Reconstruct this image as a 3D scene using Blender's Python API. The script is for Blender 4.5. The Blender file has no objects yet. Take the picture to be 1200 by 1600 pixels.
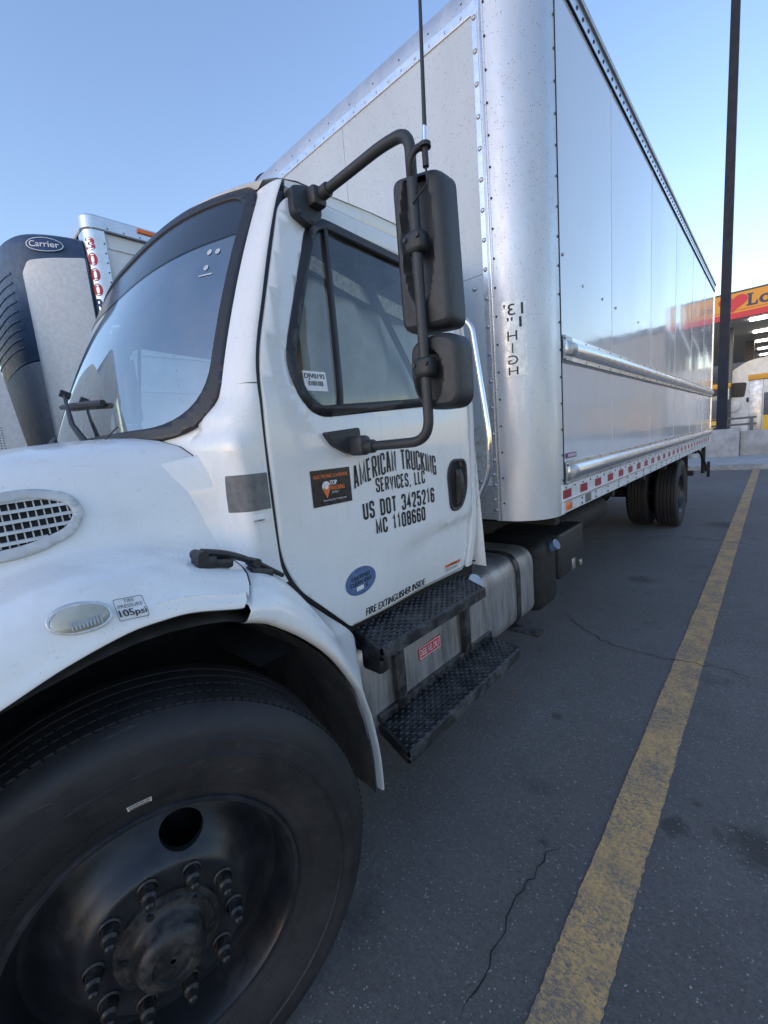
import bpy, bmesh, math, random
from mathutils import Vector, Matrix
random.seed(7)
R = math.radians
# ------------------------------------------------------------------ camera
scene = bpy.context.scene
COL = scene.collection
cam_d = bpy.data.cameras.new('camera'); cam = bpy.data.objects.new('camera', cam_d); COL.objects.link(cam)
cam_d.sensor_fit = 'VERTICAL'; cam_d.sensor_height = 36.0; cam_d.sensor_width = 27.0
cam_d.lens = 36.0 * 660 / 1600
cam_d.clip_start = .02; cam_d.clip_end = 3000
_y = Vector((613, -155, 660)).normalized()                 # world +Y (truck length) in camera axes (right, down, forward)
_a = Vector((385, 4400)).normalized()
_d = Vector((_a.x, _a.y, -(_a.x*_y.x + _a.y*_y.y)/_y.z)).normalized()
_u = -_d; _x = _y.cross(_u)
W2C = Matrix((_x, _y, _u))                                  # rows: world axes in camera axes
right, down, fwd = W2C.col[0], W2C.col[1], W2C.col[2]
cm = Matrix((right, -down, -fwd)).transposed().to_4x4(); cm.translation = (0, 0, 1.585)
cam.matrix_world = cm
scene.camera = cam
# ------------------------------------------------------------------ sky, sun, exposure
SUN_EL, SUN_AZ = R(18), R(183)          # azimuth clockwise from +Y
world = bpy.data.worlds.new('World'); scene.world = world; world.use_nodes = True
wn = world.node_tree
sky = wn.nodes.new('ShaderNodeTexSky'); sky.sky_type = 'NISHITA'; sky.sun_disc = False
sky.sun_elevation = SUN_EL; sky.sun_rotation = SUN_AZ; sky.air_density = 1.5; sky.dust_density = .4; sky.ozone_density = 3.4
bg = wn.nodes['Background']; bg.inputs[1].default_value = .15
wb = wn.nodes.new('ShaderNodeMix'); wb.data_type = 'RGBA'; wb.blend_type = 'MULTIPLY'; wb.inputs[0].default_value = 1   # white balance of the dusk light, whole sky alike
wb.inputs[7].default_value = (1.03, .93, 1.0, 1); wn.links.new(sky.outputs[0], wb.inputs[6]); wn.links.new(wb.outputs[2], bg.inputs[0])
sun_d = bpy.data.lights.new('sun', 'SUN'); sun = bpy.data.objects.new('sun', sun_d); COL.objects.link(sun)
sun_d.energy = .06; sun_d.angle = R(30); sun_d.color = (1, .97, .93)
sdir = Vector((math.sin(SUN_AZ)*math.cos(SUN_EL), math.cos(SUN_AZ)*math.cos(SUN_EL), math.sin(SUN_EL)))
sun.rotation_euler = sdir.to_track_quat('Z', 'Y').to_euler()
vs = scene.view_settings; vs.view_transform = 'Standard'; vs.look = 'None'; vs.gamma = 1; vs.use_curve_mapping = False
vs.exposure = 1.12
scene.cycles.max_bounces = 10; scene.cycles.transparent_max_bounces = 16

# ------------------------------------------------------------------ materials
MATS = {}
class NT:
    def __init__(s, name):
        s.m = bpy.data.materials.new(name); s.m.use_nodes = True; s.t = s.m.node_tree
        s.p = s.t.nodes['Principled BSDF']; s.tc = s.t.nodes.new('ShaderNodeTexCoord')
    def n(s, typ, **kw):
        nd = s.t.nodes.new(typ)
        for k, v in kw.items(): setattr(nd, k, v)
        return nd
    def l(s, a, b): s.t.links.new(a, b)
    def noise(s, scale, detail=4, rough=.6, vec=None, stretch=None):
        nd = s.n('ShaderNodeTexNoise'); nd.inputs['Scale'].default_value = scale
        nd.inputs['Detail'].default_value = detail; nd.inputs['Roughness'].default_value = rough
        v = vec or s.tc.outputs['Object']
        if stretch:
            mp = s.n('ShaderNodeMapping'); mp.inputs['Scale'].default_value = stretch; s.l(v, mp.inputs[0]); v = mp.outputs[0]
        s.l(v, nd.inputs['Vector']); return nd.outputs['Fac']
    def voro(s, scale, feature='F1', stretch=None):
        nd = s.n('ShaderNodeTexVoronoi', feature=feature); nd.inputs['Scale'].default_value = scale
        v = s.tc.outputs['Object']
        if stretch:
            mp = s.n('ShaderNodeMapping'); mp.inputs['Scale'].default_value = stretch; s.l(v, mp.inputs[0]); v = mp.outputs[0]
        s.l(v, nd.inputs['Vector']); return nd
    def ramp(s, fac, lo, hi, a=0., b=1.):
        nd = s.n('ShaderNodeMapRange'); nd.interpolation_type = 'SMOOTHSTEP'
        nd.inputs[1].default_value = lo; nd.inputs[2].default_value = hi; nd.inputs[3].default_value = a; nd.inputs[4].default_value = b
        s.l(fac, nd.inputs[0]); return nd.outputs[0]
    def math(s, op, a, b=None):
        nd = s.n('ShaderNodeMath', operation=op)
        for i, v in enumerate((a, b)):
            if v is None: continue
            if isinstance(v, (int, float)): nd.inputs[i].default_value = v
            else: s.l(v, nd.inputs[i])
        return nd.outputs[0]
    def mix(s, fac, a, b):
        nd = s.n('ShaderNodeMix', data_type='RGBA')
        if isinstance(fac, (int, float)): nd.inputs[0].default_value = fac
        else: s.l(fac, nd.inputs[0])
        for i, v in ((6, a), (7, b)):
            if isinstance(v, tuple): nd.inputs[i].default_value = (*v, 1)
            else: s.l(v, nd.inputs[i])
        return nd.outputs[2]
    def bump(s, h, strength=.2, dist=.01, prev=None):
        nd = s.n('ShaderNodeBump'); nd.inputs['Strength'].default_value = strength; nd.inputs['Distance'].default_value = dist
        s.l(h, nd.inputs['Height'])
        if prev is not None: s.l(prev, nd.inputs['Normal'])
        return nd.outputs[0]
    def done(s, color=None, rough=None, metal=None, normal=None, coat=0, spec=None):
        p = s.p
        if color is not None:
            if isinstance(color, tuple): p.inputs['Base Color'].default_value = (*color, 1)
            else: s.l(color, p.inputs['Base Color'])
        for k, v in (('Roughness', rough), ('Metallic', metal), ('Specular IOR Level', spec)):
            if v is None: continue
            if isinstance(v, (int, float)): p.inputs[k].default_value = v
            else: s.l(v, p.inputs[k])
        if normal is not None: s.l(normal, p.inputs['Normal'])
        p.inputs['Coat Weight'].default_value = coat; p.inputs['Coat Roughness'].default_value = .05
        MATS[s.m.name] = s.m
        return s.m

def plain(name, col, rough=.5, metal=0., var=.12, scale=20, bump=0., coat=0, spec=.5):
    t = NT(name); f = t.noise(scale, 5)
    dark = tuple(c*(1-var) for c in col); lite = tuple(min(1, c*(1+var)) for c in col)
    c = t.mix(t.ramp(f, .3, .7), dark, lite)
    r = t.ramp(t.noise(scale*1.7, 4), .3, .7, max(.02, rough-.08), rough+.08)
    nrm = t.bump(t.noise(scale*8, 3), bump, .003) if bump else None
    return t.done(c, r, metal, nrm, coat, spec)

# white truck paint with road film and dust specks
t = NT('white_paint')
g = t.ramp(t.noise(2.2, 6, .65), .42, .75, 0, .5)
g2 = t.ramp(t.noise(26, 6, .75, stretch=(1, 1, .12)), .52, .78, 0, .5)
sp = t.voro(110); spk = t.ramp(sp.outputs['Distance'], .10, .18, 1, 0)
spk = t.math('MULTIPLY', spk, t.ramp(t.noise(14, 3), .52, .66))
c = t.mix(g, (.80, .81, .80), (.66, .66, .63)); c = t.mix(g2, c, (.60, .58, .53)); c = t.mix(t.math('MULTIPLY', spk, .75), c, (.22, .2, .17))
t.done(c, t.ramp(g, 0, .5, .22, .40), 0, t.bump(t.noise(3, 2), .04, .01), .5)
# dirty white lower body
t = NT('white_fender')
g = t.ramp(t.noise(3.5, 6, .7), .40, .72, 0, .6)
sc_ = t.ramp(t.noise(18, 4, .7, stretch=(.3, 1, 3)), .6, .72, 0, .35)
sp = t.voro(90); spk = t.math('MULTIPLY', t.ramp(sp.outputs['Distance'], .08, .17, 1, 0), t.ramp(t.noise(8, 3), .46, .60))
c = t.mix(g, (.80, .81, .80), (.62, .62, .60)); c = t.mix(sc_, c, (.5, .49, .47)); c = t.mix(t.math('MULTIPLY', spk, .5), c, (.2, .19, .18))
t.done(c, t.ramp(g, 0, .6, .24, .42), 0, None, .4)
# painted aluminium box front, pitted with bugs and grit
def pitted(name, base, metal, rough):
    t = NT(name)
    v1 = t.voro(85, stretch=(1, 1, .7)); m1 = t.math('MULTIPLY', t.ramp(v1.outputs['Distance'], .12, .24, 1, 0), t.ramp(t.noise(40, 3), .46, .58))
    v2 = t.voro(150); m2 = t.math('MULTIPLY', t.ramp(v2.outputs['Distance'], .15, .3, 1, 0), t.ramp(t.noise(22, 4), .5, .7))
    m = t.math('MAXIMUM', m1, m2)
    hgt = t.n('ShaderNodeSeparateXYZ'); t.l(t.tc.outputs['Object'], hgt.inputs[0])
    m = t.math('MULTIPLY', m, t.ramp(hgt.outputs[2], 1.5, 2.9, .35, .95))
    f = t.ramp(t.noise(3, 6, .7, stretch=(1, 1, .3)), .35, .75, 0, .5)
    c = t.mix(f, base, tuple(x*.78 for x in base)); c = t.mix(m, c, (.12, .12, .13))
    r = t.ramp(t.noise(12, 5, .7, stretch=(1, 1, .2)), .3, .7, rough-.09, rough+.12)
    return t.done(c, r, metal, t.bump(t.noise(90, 3), .08, .002), 0)
pitted('box_front', (.52, .575, .62), .0, .42)
pitted('post_alu', (.60, .63, .67), .65, .44)
# glossy wavy side panels
t = NT('box_side')
w = t.noise(1.1, 2, .4, stretch=(1, 1.4, .55)); w2 = t.noise(5, 2, .5, stretch=(1, .6, 1.3))
f = t.ramp(t.noise(2, 6, .7, stretch=(1, 1, .25)), .4, .75, 0, .4)
n1 = t.bump(w, .22, .05); n2 = t.bump(w2, .10, .01, n1); n3 = t.bump(t.noise(160, 2), .04, .001, n2)
t.done(t.mix(f, (.60, .64, .69), (.53, .57, .62)), t.ramp(t.noise(6, 5), .3, .7, .08, .16), 0, n3, .4, .6)
# aluminium
t = NT('alu'); f = t.noise(30, 4, .6, stretch=(1, .05, 1))
t.done(t.mix(t.ramp(t.noise(8, 5), .35, .7), (.72, .73, .75), (.64, .65, .66)), t.ramp(f, .3, .7, .24, .36), .95, t.bump(f, .05, .002))
t = NT('tank_alu'); f = t.noise(20, 5, .7, stretch=(1, 3, .15)); d = t.ramp(t.noise(5, 6, .7, stretch=(1, 2, .4)), .42, .7)
t.done(t.mix(d, (.55, .55, .55), (.30, .29, .28)), t.ramp(f, .3, .7, .3, .55), .8, t.bump(f, .05, .002))
plain('chrome', (.75, .76, .78), .12, 1., .05)
plain('steel_grey', (.42, .43, .45), .45, .7)
plain('rivet', (.45, .46, .48), .4, .8)
plain('black_plastic', (.022, .024, .027), .48, 0, .18, 40, .2)
plain('mirror_plastic', (.030, .034, .039), .50, 0, .07, 90, .18)
plain('rubber_seal', (.018, .019, .022), .45, 0, .12, 40)
plain('dark_gap', (.008, .008, .009), .8)
plain('under_black', (.012, .012, .013), .7, 0, .4, 12)
# black steps, dusty
t = NT('step_black'); f = t.ramp(t.noise(14, 6, .7), .42, .68, 0, .6)
t.done(t.mix(f, (.022, .023, .025), (.13, .13, .13)), t.ramp(f, 0, .6, .33, .6), .2, t.bump(t.noise(120, 3), .3, .002))
# tyre
t = NT('tyre_rubber'); f = t.ramp(t.noise(6, 6, .7), .35, .72)
scuff = t.ramp(t.noise(45, 2, .4, stretch=(1, .25, 2.5)), .68, .74, 0, .4)
c = t.mix(f, (.015, .0155, .017), (.028, .028, .030)); c = t.mix(scuff, c, (.06, .06, .06))
t.done(c, t.ramp(f, 0, 1, .55, .72), 0, t.bump(t.noise(90, 4), .25, .003), 0, .4)
t = NT('wheel_steel'); f = t.ramp(t.noise(10, 6, .7), .4, .72)
t.done(t.mix(f, (.020, .022, .027), (.042, .044, .048)), t.ramp(f, 0, 1, .30, .46), .3, t.bump(t.noise(60, 4), .12, .002))
t = NT('hub_steel'); f = t.ramp(t.noise(25, 6, .75), .4, .66)
t.done(t.mix(f, (.022, .023, .025), (.062, .059, .056)), t.ramp(f, 0, 1, .4, .7), .4, t.bump(t.noise(70, 4), .3, .003))
t = NT('liner'); f = t.ramp(t.noise(5, 6, .7, stretch=(1, 1, .5)), .35, .7)
t.done(t.mix(f, (.050, .049, .049), (.15, .135, .12)), .6, 0, t.bump(t.noise(40, 4), .2, .003))
# asphalt
def _g(u, v):
    w = W2C @ Vector((u-600, v-800, 660)); k = -1.585/w.z; return (w.x*k, w.y*k)
STAINS = [(*_g(1050, 1290), .075), (*_g(1185, 1330), .14), (*_g(850, 1315), .03), (*_g(1090, 1255), .03), (*_g(1000, 905), .16), (*_g(870, 1120), .05), (*_g(1130, 820), .35)]
t = NT('asphalt')
ag = t.voro(80); agc = t.ramp(ag.outputs['Distance'], .10, .30, 1, 0)
spk = t.math('MULTIPLY', agc, t.ramp(t.noise(48, 2), .50, .60))
big = t.ramp(t.noise(.55, 6, .6), .35, .7); med = t.ramp(t.noise(5, 5, .7), .38, .68)
st = t.ramp(t.noise(2.2, 6, .7), .56, .70, 0, .75)
c = t.mix(big, (.150, .146, .143), (.208, .203, .198)); c = t.mix(t.math('MULTIPLY', med, .4), c, (.105, .103, .102))
dk = t.ramp(t.noise(75, 4, .75), .34, .50, .5, 0); c = t.mix(dk, c, (.055, .054, .054)); gr_ = t.ramp(t.noise(42, 6, .8), .36, .64, 0, .55); c = t.mix(gr_, c, (.098, .096, .095)); c = t.mix(st, c, (.075, .074, .073))
for (sx0, sy0, sr) in STAINS:
    dn = t.n('ShaderNodeVectorMath', operation='DISTANCE'); t.l(t.tc.outputs['Object'], dn.inputs[0]); dn.inputs[1].default_value = (sx0, sy0, 0)
    dd = t.math('ADD', dn.outputs['Value'], t.math('MULTIPLY', t.math('SUBTRACT', t.noise(16, 5, .75), .5), sr*2.2))
    c = t.mix(t.ramp(dd, sr*.25, sr, .8, 0), c, (.05, .05, .05))
c = t.mix(spk, c, (.46, .46, .46))
fine = t.noise(140, 5, .75)
nb = t.bump(fine, 1.0, .010); nb = t.bump(ag.outputs['Distance'], .5, .004, nb)
t.done(c, t.ramp(t.noise(60, 3), .3, .7, .62, .85), 0, nb, 0, .4)
# worn yellow line paint
t = NT('line_paint')
wear = t.ramp(t.noise(85, 6, .75), .42, .60); wear2 = t.ramp(t.noise(4, 5, .7), .42, .64)
ck = t.ramp(t.math('ABSOLUTE', t.math('SUBTRACT', t.noise(11, 5, .62, stretch=(1, 1.9, 1)), .5)), .004, .022, 1, 0)
ck = t.math('MULTIPLY', ck, t.ramp(t.noise(3.1, 3), .40, .56))
msk = t.math('MINIMUM', t.math('ADD', t.math('MULTIPLY', wear, .55), t.math('ADD', t.math('MULTIPLY', wear2, .34), t.math('MULTIPLY', ck, .9))), .92)
c = t.mix(t.ramp(t.noise(12, 4), .3, .7), (.66, .41, .16), (.53, .34, .145)); c = t.mix(msk, c, (.15, .145, .14))
t.done(c, .75, 0, t.bump(t.noise(150, 4, .7), .7, .005), 0, .3)
plain('crack', (.010, .010, .010), .9)
plain('concrete', (.36, .36, .36), .8, 0, .22, 3.5, .4)
plain('kerb_concrete', (.30, .30, .30), .8, 0, .25, 5, .4)
plain('pole_paint', (.018, .023, .036), .6, 0, .04, 3, 0, 0, .2)
plain('ink_black', (.012, .013, .016), .5, 0, .1)
plain('tape_red', (.32, .02, .03), .35); plain('tape_white', (.66, .67, .68), .35)
plain('label_red', (.50, .03, .05), .4); plain('label_white', (.78, .78, .78), .4)
plain('label_black', (.018, .018, .02), .3); plain('label_orange', (.72, .17, .04), .4)
plain('label_blue', (.10, .16, .30), .35, 0, .25, 40); plain('label_purple', (.12, .03, .12), .4)
plain('letter_blue', (.015, .05, .16), .5); plain('grey_patch', (.15, .15, .15), .7, 0, .2, 40)
plain('clear_label', (.62, .64, .65), .3, .3)
t = NT('amber'); t.done((.75, .16, .02), .25); 
t = NT('lamp_lens'); f = t.noise(14, 4); t.done(t.mix(t.ramp(f, .3, .7), (.36, .36, .29), (.46, .46, .40)), .18, 0, None, .6)
plain('lamp_inner', (.42, .44, .44), .2, .6)
plain('sign_yellow', (.72, .33, .03), .5, 0, .04); plain('sign_red', (.62, .03, .05), .5, 0, .05); plain('sign_blue', (.03, .04, .10), .5)
plain('pump_yellow', (.75, .45, .03), .5); plain('stainless', (.5, .5, .5), .4, .7, .25, 6)
plain('canopy_dark', (.05, .052, .058), .6); plain('soffit_paint', (.26, .26, .27), .6); plain('canopy_col', (.10, .11, .125), .55)
plain('reefer_dark', (.035, .065, .125), .5, 0, .15, 12, .2); plain('reefer_white', (.72, .71, .70), .5, 0, .08, 30, .35)
plain('reefer_grey', (.24, .26, .30), .6, 0, .1, 20); plain('trailer_white', (.66, .67, .67), .45, 0, .1, 4)
plain('interior', (.05, .052, .055), .7, 0, .2, 10); plain('interior_lite', (.30, .30, .29), .8, 0, .2, 10)
plain('store_wall', (.42, .36, .29), .8, 0, .15, 4)
plain('text_white', (.8, .8, .8), .5)
def glass(name, tint, refl, rough=.03, fk=1.6):
    m = bpy.data.materials.new(name); m.use_nodes = True; nt = m.node_tree; nt.nodes.remove(nt.nodes['Principled BSDF'])
    out = nt.nodes['Material Output']; tr = nt.nodes.new('ShaderNodeBsdfTransparent'); tr.inputs[0].default_value = (*tint, 1)
    gl = nt.nodes.new('ShaderNodeBsdfGlossy'); gl.inputs['Roughness'].default_value = rough; gl.inputs[0].default_value = (.92, .97, 1, 1)
    fr = nt.nodes.new('ShaderNodeFresnel'); fr.inputs[0].default_value = 1.5
    tc = nt.nodes.new('ShaderNodeTexCoord'); nz = nt.nodes.new('ShaderNodeTexNoise'); nz.inputs['Scale'].default_value = 7; nz.inputs['Detail'].default_value = 6
    nt.links.new(tc.outputs['Object'], nz.inputs['Vector'])
    mr = nt.nodes.new('ShaderNodeMapRange'); mr.inputs[1].default_value = .35; mr.inputs[2].default_value = .75; mr.inputs[3].default_value = .0; mr.inputs[4].default_value = .10
    nt.links.new(nz.outputs['Fac'], mr.inputs[0])
    df = nt.nodes.new('ShaderNodeBsdfDiffuse'); df.inputs[0].default_value = (.5, .5, .48, 1)
    ma = nt.nodes.new('ShaderNodeMath'); ma.operation = 'MULTIPLY_ADD'; nt.links.new(fr.outputs[0], ma.inputs[0]); ma.inputs[1].default_value = fk; ma.inputs[2].default_value = refl
    ma.use_clamp = True
    mx = nt.nodes.new('ShaderNodeMixShader'); nt.links.new(ma.outputs[0], mx.inputs[0]); nt.links.new(tr.outputs[0], mx.inputs[1]); nt.links.new(gl.outputs[0], mx.inputs[2])
    mx2 = nt.nodes.new('ShaderNodeMixShader'); nt.links.new(mr.outputs[0], mx2.inputs[0]); nt.links.new(mx.outputs[0], mx2.inputs[1]); nt.links.new(df.outputs[0], mx2.inputs[2])
    nt.links.new(mx2.outputs[0], out.inputs[0]); MATS[name] = m
glass('windshield_glass', (.66, .80, .75), .22, .03, 1.3)
glass('side_glass', (.80, .84, .82), .03, .02, 1.0)
t = NT('shade_band'); t.done((.03, .04, .06), .12, 0, None, 0, .6); t.p.inputs['Alpha'].default_value = .8
t = NT('lamp_lit'); t.done((1, 1, 1), .5); t.p.inputs['Emission Color'].default_value = (1, .93, .78, 1); t.p.inputs['Emission Strength'].default_value = 9
# ------------------------------------------------------------------ geometry helpers
XC = -2.21                    # truck centre line
MIRX = False                  # when True, geometry is mirrored to the far side of the truck
def link(o, parent=None):
    COL.objects.link(o)
    if parent is not None:
        o.parent = parent
        if parent.type == 'EMPTY': o.matrix_parent_inverse = Matrix.Translation(-parent.location)
    return o
def tag(o, label=None, cat=None, group=None, kind=None):
    if label: o['label'] = label
    if cat: o['category'] = cat
    if group: o['group'] = group
    if kind: o['kind'] = kind
    return o
def thing(name, loc, label, cat, group=None):
    o = bpy.data.objects.new(name, None); o.location = loc; o.empty_display_size = .2; COL.objects.link(o)
    return tag(o, label, cat, group)
class Geo:
    def __init__(s): s.v = []; s.f = []; s.mi = []
    def add(s, v, f, mi=0):
        b = len(s.v); s.v += [tuple(p) for p in v]; s.f += [tuple(i+b for i in q) for q in f]; s.mi += [mi]*len(f); return s
    def grid(s, rows, closed=False, mi=0):
        n = len(rows[0]); v = [p for r in rows for p in r]; f = []
        for i in range(len(rows)-1):
            for j in range(n if closed else n-1):
                k = (j+1) % n; f.append((i*n+j, i*n+k, (i+1)*n+k, (i+1)*n+j))
        return s.add(v, f, mi)
    def box(s, c, d, bev=0., rot=None, mi=0, seg=2):
        bm = bmesh.new(); bmesh.ops.create_cube(bm, size=1)
        for v in bm.verts: v.co = Vector((v.co.x*d[0], v.co.y*d[1], v.co.z*d[2]))
        if bev: bmesh.ops.bevel(bm, geom=bm.edges[:], offset=bev, segments=seg, profile=.5, affect='EDGES')
        M = (rot.to_4x4() if rot is not None else Matrix())
        bm.verts.index_update()
        s.add([M @ v.co + Vector(c) for v in bm.verts], [[v.index for v in f.verts] for f in bm.faces], mi); bm.free(); return s
    def bb(s, x0, x1, y0, y1, z0, z1, bev=0., mi=0, seg=2):
        return s.box(((x0+x1)/2, (y0+y1)/2, (z0+z1)/2), (abs(x1-x0), abs(y1-y0), abs(z1-z0)), bev, None, mi, seg)
    def cyl(s, p0, p1, r0, r1=None, n=16, cap=True, mi=0):
        r1 = r0 if r1 is None else r1; p0 = Vector(p0); p1 = Vector(p1); d = (p1-p0).normalized()
        a = d.orthogonal().normalized(); b = d.cross(a)
        ring = lambda p, r: [p + a*(r*math.cos(2*math.pi*i/n)) + b*(r*math.sin(2*math.pi*i/n)) for i in range(n)]
        v = ring(p0, r0)+ring(p1, r1); f = [(i, (i+1) % n, n+(i+1) % n, n+i) for i in range(n)]
        if cap: f += [tuple(range(n))[::-1], tuple(range(n, 2*n))]
        return s.add(v, f, mi)
    def revolve(s, prof, o, ax, n=48, mi=0, cap=False):
        """prof: (radius, distance along axis)"""
        o = Vector(o); ax = Vector(ax).normalized(); a = ax.orthogonal().normalized(); b = ax.cross(a)
        rows = [[o + ax*h + a*(r*math.cos(2*math.pi*i/n)) + b*(r*math.sin(2*math.pi*i/n)) for i in range(n)] for r, h in prof]
        base = len(s.v); s.grid(rows, True, mi)
        if cap: s.f.append(tuple(base+(len(rows)-1)*n+i for i in range(n))); s.mi.append(mi)
        return s
    def tube(s, pts, r, n=12, mi=0, bend=0., caps=True):
        P = [Vector(p) for p in pts]
        if bend:
            Q = [P[0]]
            for i in range(1, len(P)-1):
                a = (P[i-1]-P[i]); b = (P[i+1]-P[i]); k = min(bend, a.length*.49, b.length*.49)
                A = P[i]+a.normalized()*k; B = P[i]+b.normalized()*k
                for q in range(9):
                    u = q/8; Q.append(A*(1-u)**2 + P[i]*2*u*(1-u) + B*u*u)
            P = Q+[P[-1]]
        T = [((P[min(i+1, len(P)-1)]-P[max(i-1, 0)]).normalized()) for i in range(len(P))]
        nrm = T[0].orthogonal().normalized(); rows = []
        for i, p in enumerate(P):
            nrm = (nrm - T[i]*nrm.dot(T[i])).normalized(); bn = T[i].cross(nrm)
            rr = r(i/(len(P)-1)) if callable(r) else r
            rows.append([p + nrm*(rr*math.cos(2*math.pi*k/n)) + bn*(rr*math.sin(2*math.pi*k/n)) for k in range(n)])
        base = len(s.v); s.grid(rows, True, mi)
        if caps:
            s.f.append(tuple(base+i for i in range(n))[::-1]); s.f.append(tuple(base+(len(rows)-1)*n+i for i in range(n))); s.mi += [mi, mi]
        return s
    def prism(s, pts, fn, t0, t1, mi=0):
        """closed 2D outline extruded: fn(u, v, t) -> 3D"""
        n = len(pts); v = [fn(u, w, t0) for u, w in pts]+[fn(u, w, t1) for u, w in pts]
        f = [tuple(range(n))[::-1], tuple(range(n, 2*n))]+[(i, (i+1) % n, n+(i+1) % n, n+i) for i in range(n)]
        return s.add(v, f, mi)
    def mk(s, name, mats, parent=None, smooth=35, kind=None, solid=0, bevel=0, recalc=True, out=None):
        v = s.v
        if MIRX: v = [(2*XC-p[0], p[1], p[2]) for p in v]
        me = bpy.data.meshes.new(name); me.from_pydata(v, [], s.f)
        if isinstance(mats, str): mats = [mats]
        for m in mats: me.materials.append(MATS[m])
        for p, i in zip(me.polygons, s.mi): p.material_index = i
        if recalc:
            bm = bmesh.new(); bm.from_mesh(me); bmesh.ops.recalc_face_normals(bm, faces=bm.faces); bm.to_mesh(me); bm.free()
        if out is not None:
            d = Vector(out)
            if MIRX: d.x = -d.x
            if sum(p.normal.dot(d)*p.area for p in me.polygons) < 0: me.flip_normals()
        if smooth:
            me.polygons.foreach_set('use_smooth', [True]*len(me.polygons)); me.set_sharp_from_angle(angle=R(smooth))
        o = bpy.data.objects.new(name, me); link(o, parent)
        if kind: o['kind'] = kind
        if solid:
            md = o.modifiers.new('solid', 'SOLIDIFY'); md.thickness = abs(solid); md.offset = -1 if solid > 0 else 1
        if bevel:
            md = o.modifiers.new('bevel', 'BEVEL'); md.width = bevel; md.segments = 2; md.limit_method = 'ANGLE'; md.angle_limit = R(50)
        return o
def dup(o, M, parent):
    c = o.copy(); COL.objects.link(c); c.parent = parent
    c.matrix_parent_inverse = Matrix.Translation(-parent.location) if parent.type == 'EMPTY' else Matrix()
    c.matrix_basis = M; return c
def lerp(a, b, t): return a+(b-a)*t
def tab(tb, x):
    if x <= tb[0][0]: return tb[0][1]
    for (a, b), (c, d) in zip(tb, tb[1:]):
        if x <= c:
            return b+(d-b)*(x-a)/(c-a)
    return tb[-1][1]
def stab(tb, x):
    """smooth (Catmull) table"""
    n = len(tb)
    if x <= tb[0][0]: return tb[0][1]
    if x >= tb[-1][0]: return tb[-1][1]
    for i in range(n-1):
        if x <= tb[i+1][0]:
            x0, y0 = tb[i]; x1, y1 = tb[i+1]; h = x1-x0; t = (x-x0)/h
            m0 = (y1-tb[i-1][1])/(x1-tb[i-1][0]) if i > 0 else (y1-y0)/h
            m1 = (tb[i+2][1]-y0)/(tb[i+2][0]-x0) if i+2 < n else (y1-y0)/h
            return (2*t**3-3*t*t+1)*y0+(t**3-2*t*t+t)*h*m0+(-2*t**3+3*t*t)*y1+(t**3-t*t)*h*m1
def smooth01(a, b, x):
    t = max(0, min(1, (x-a)/(b-a))); return t*t*(3-2*t)
def fillet(pts, r, seg=6):
    """round the corners of a closed 2D polygon; r single or list"""
    out = []; n = len(pts)
    for i in range(n):
        p = Vector(pts[i]); a = Vector(pts[i-1])-p; b = Vector(pts[(i+1) % n])-p
        rr = r[i] if isinstance(r, (list, tuple)) else r
        k = min(rr, a.length*.48, b.length*.48)
        if k < 1e-5: out.append(tuple(p)); continue
        A = p+a.normalized()*k; B = p+b.normalized()*k
        for q in range(seg+1):
            u = q/seg; out.append(tuple(A*(1-u)**2+p*2*u*(1-u)+B*u*u))
    return out
def inset(pts, d):
    """shrink a closed polygon by d"""
    n = len(pts); ar = sum(pts[i-1][0]*pts[i][1]-pts[i][0]*pts[i-1][1] for i in range(n)); sg = 1 if ar > 0 else -1
    out = []
    for i in range(n):
        a = Vector(pts[i])-Vector(pts[i-1]); b = Vector(pts[(i+1) % n])-Vector(pts[i])
        na = Vector((-a.y, a.x)).normalized(); nb = Vector((-b.y, b.x)).normalized(); m = (na+nb)
        m = m.normalized() if m.length > 1e-6 else na
        k = d/max(.4, m.dot(na)); out.append((pts[i][0]+m.x*k*sg, pts[i][1]+m.y*k*sg))
    return out
def sheet(outer, holes, fn, cu=(), cv=()):
    """flat outline with holes -> triangulated, cut along cu / cv lines, mapped by fn(u, v) -> 3D"""
    bm = bmesh.new()
    for loop in [outer]+list(holes):
        vs_ = [bm.verts.new((p[0], p[1], 0)) for p in loop]
        for i in range(len(vs_)): bm.edges.new((vs_[i-1], vs_[i]))
    bmesh.ops.triangle_fill(bm, use_beauty=True, use_dissolve=False, edges=bm.edges[:])
    for c in cu: bmesh.ops.bisect_plane(bm, geom=bm.verts[:]+bm.edges[:]+bm.faces[:], plane_co=(c, 0, 0), plane_no=(1, 0, 0))
    for c in cv: bmesh.ops.bisect_plane(bm, geom=bm.verts[:]+bm.edges[:]+bm.faces[:], plane_co=(0, c, 0), plane_no=(0, 1, 0))
    bm.verts.index_update()
    g = Geo(); g.add([fn(v.co.x, v.co.y) for v in bm.verts], [[v.index for v in f.verts] for f in bm.faces]); bm.free(); return g
def frange(a, b, n): return [a+(b-a)*i/n for i in range(n+1)]
_tx = {}
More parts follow.
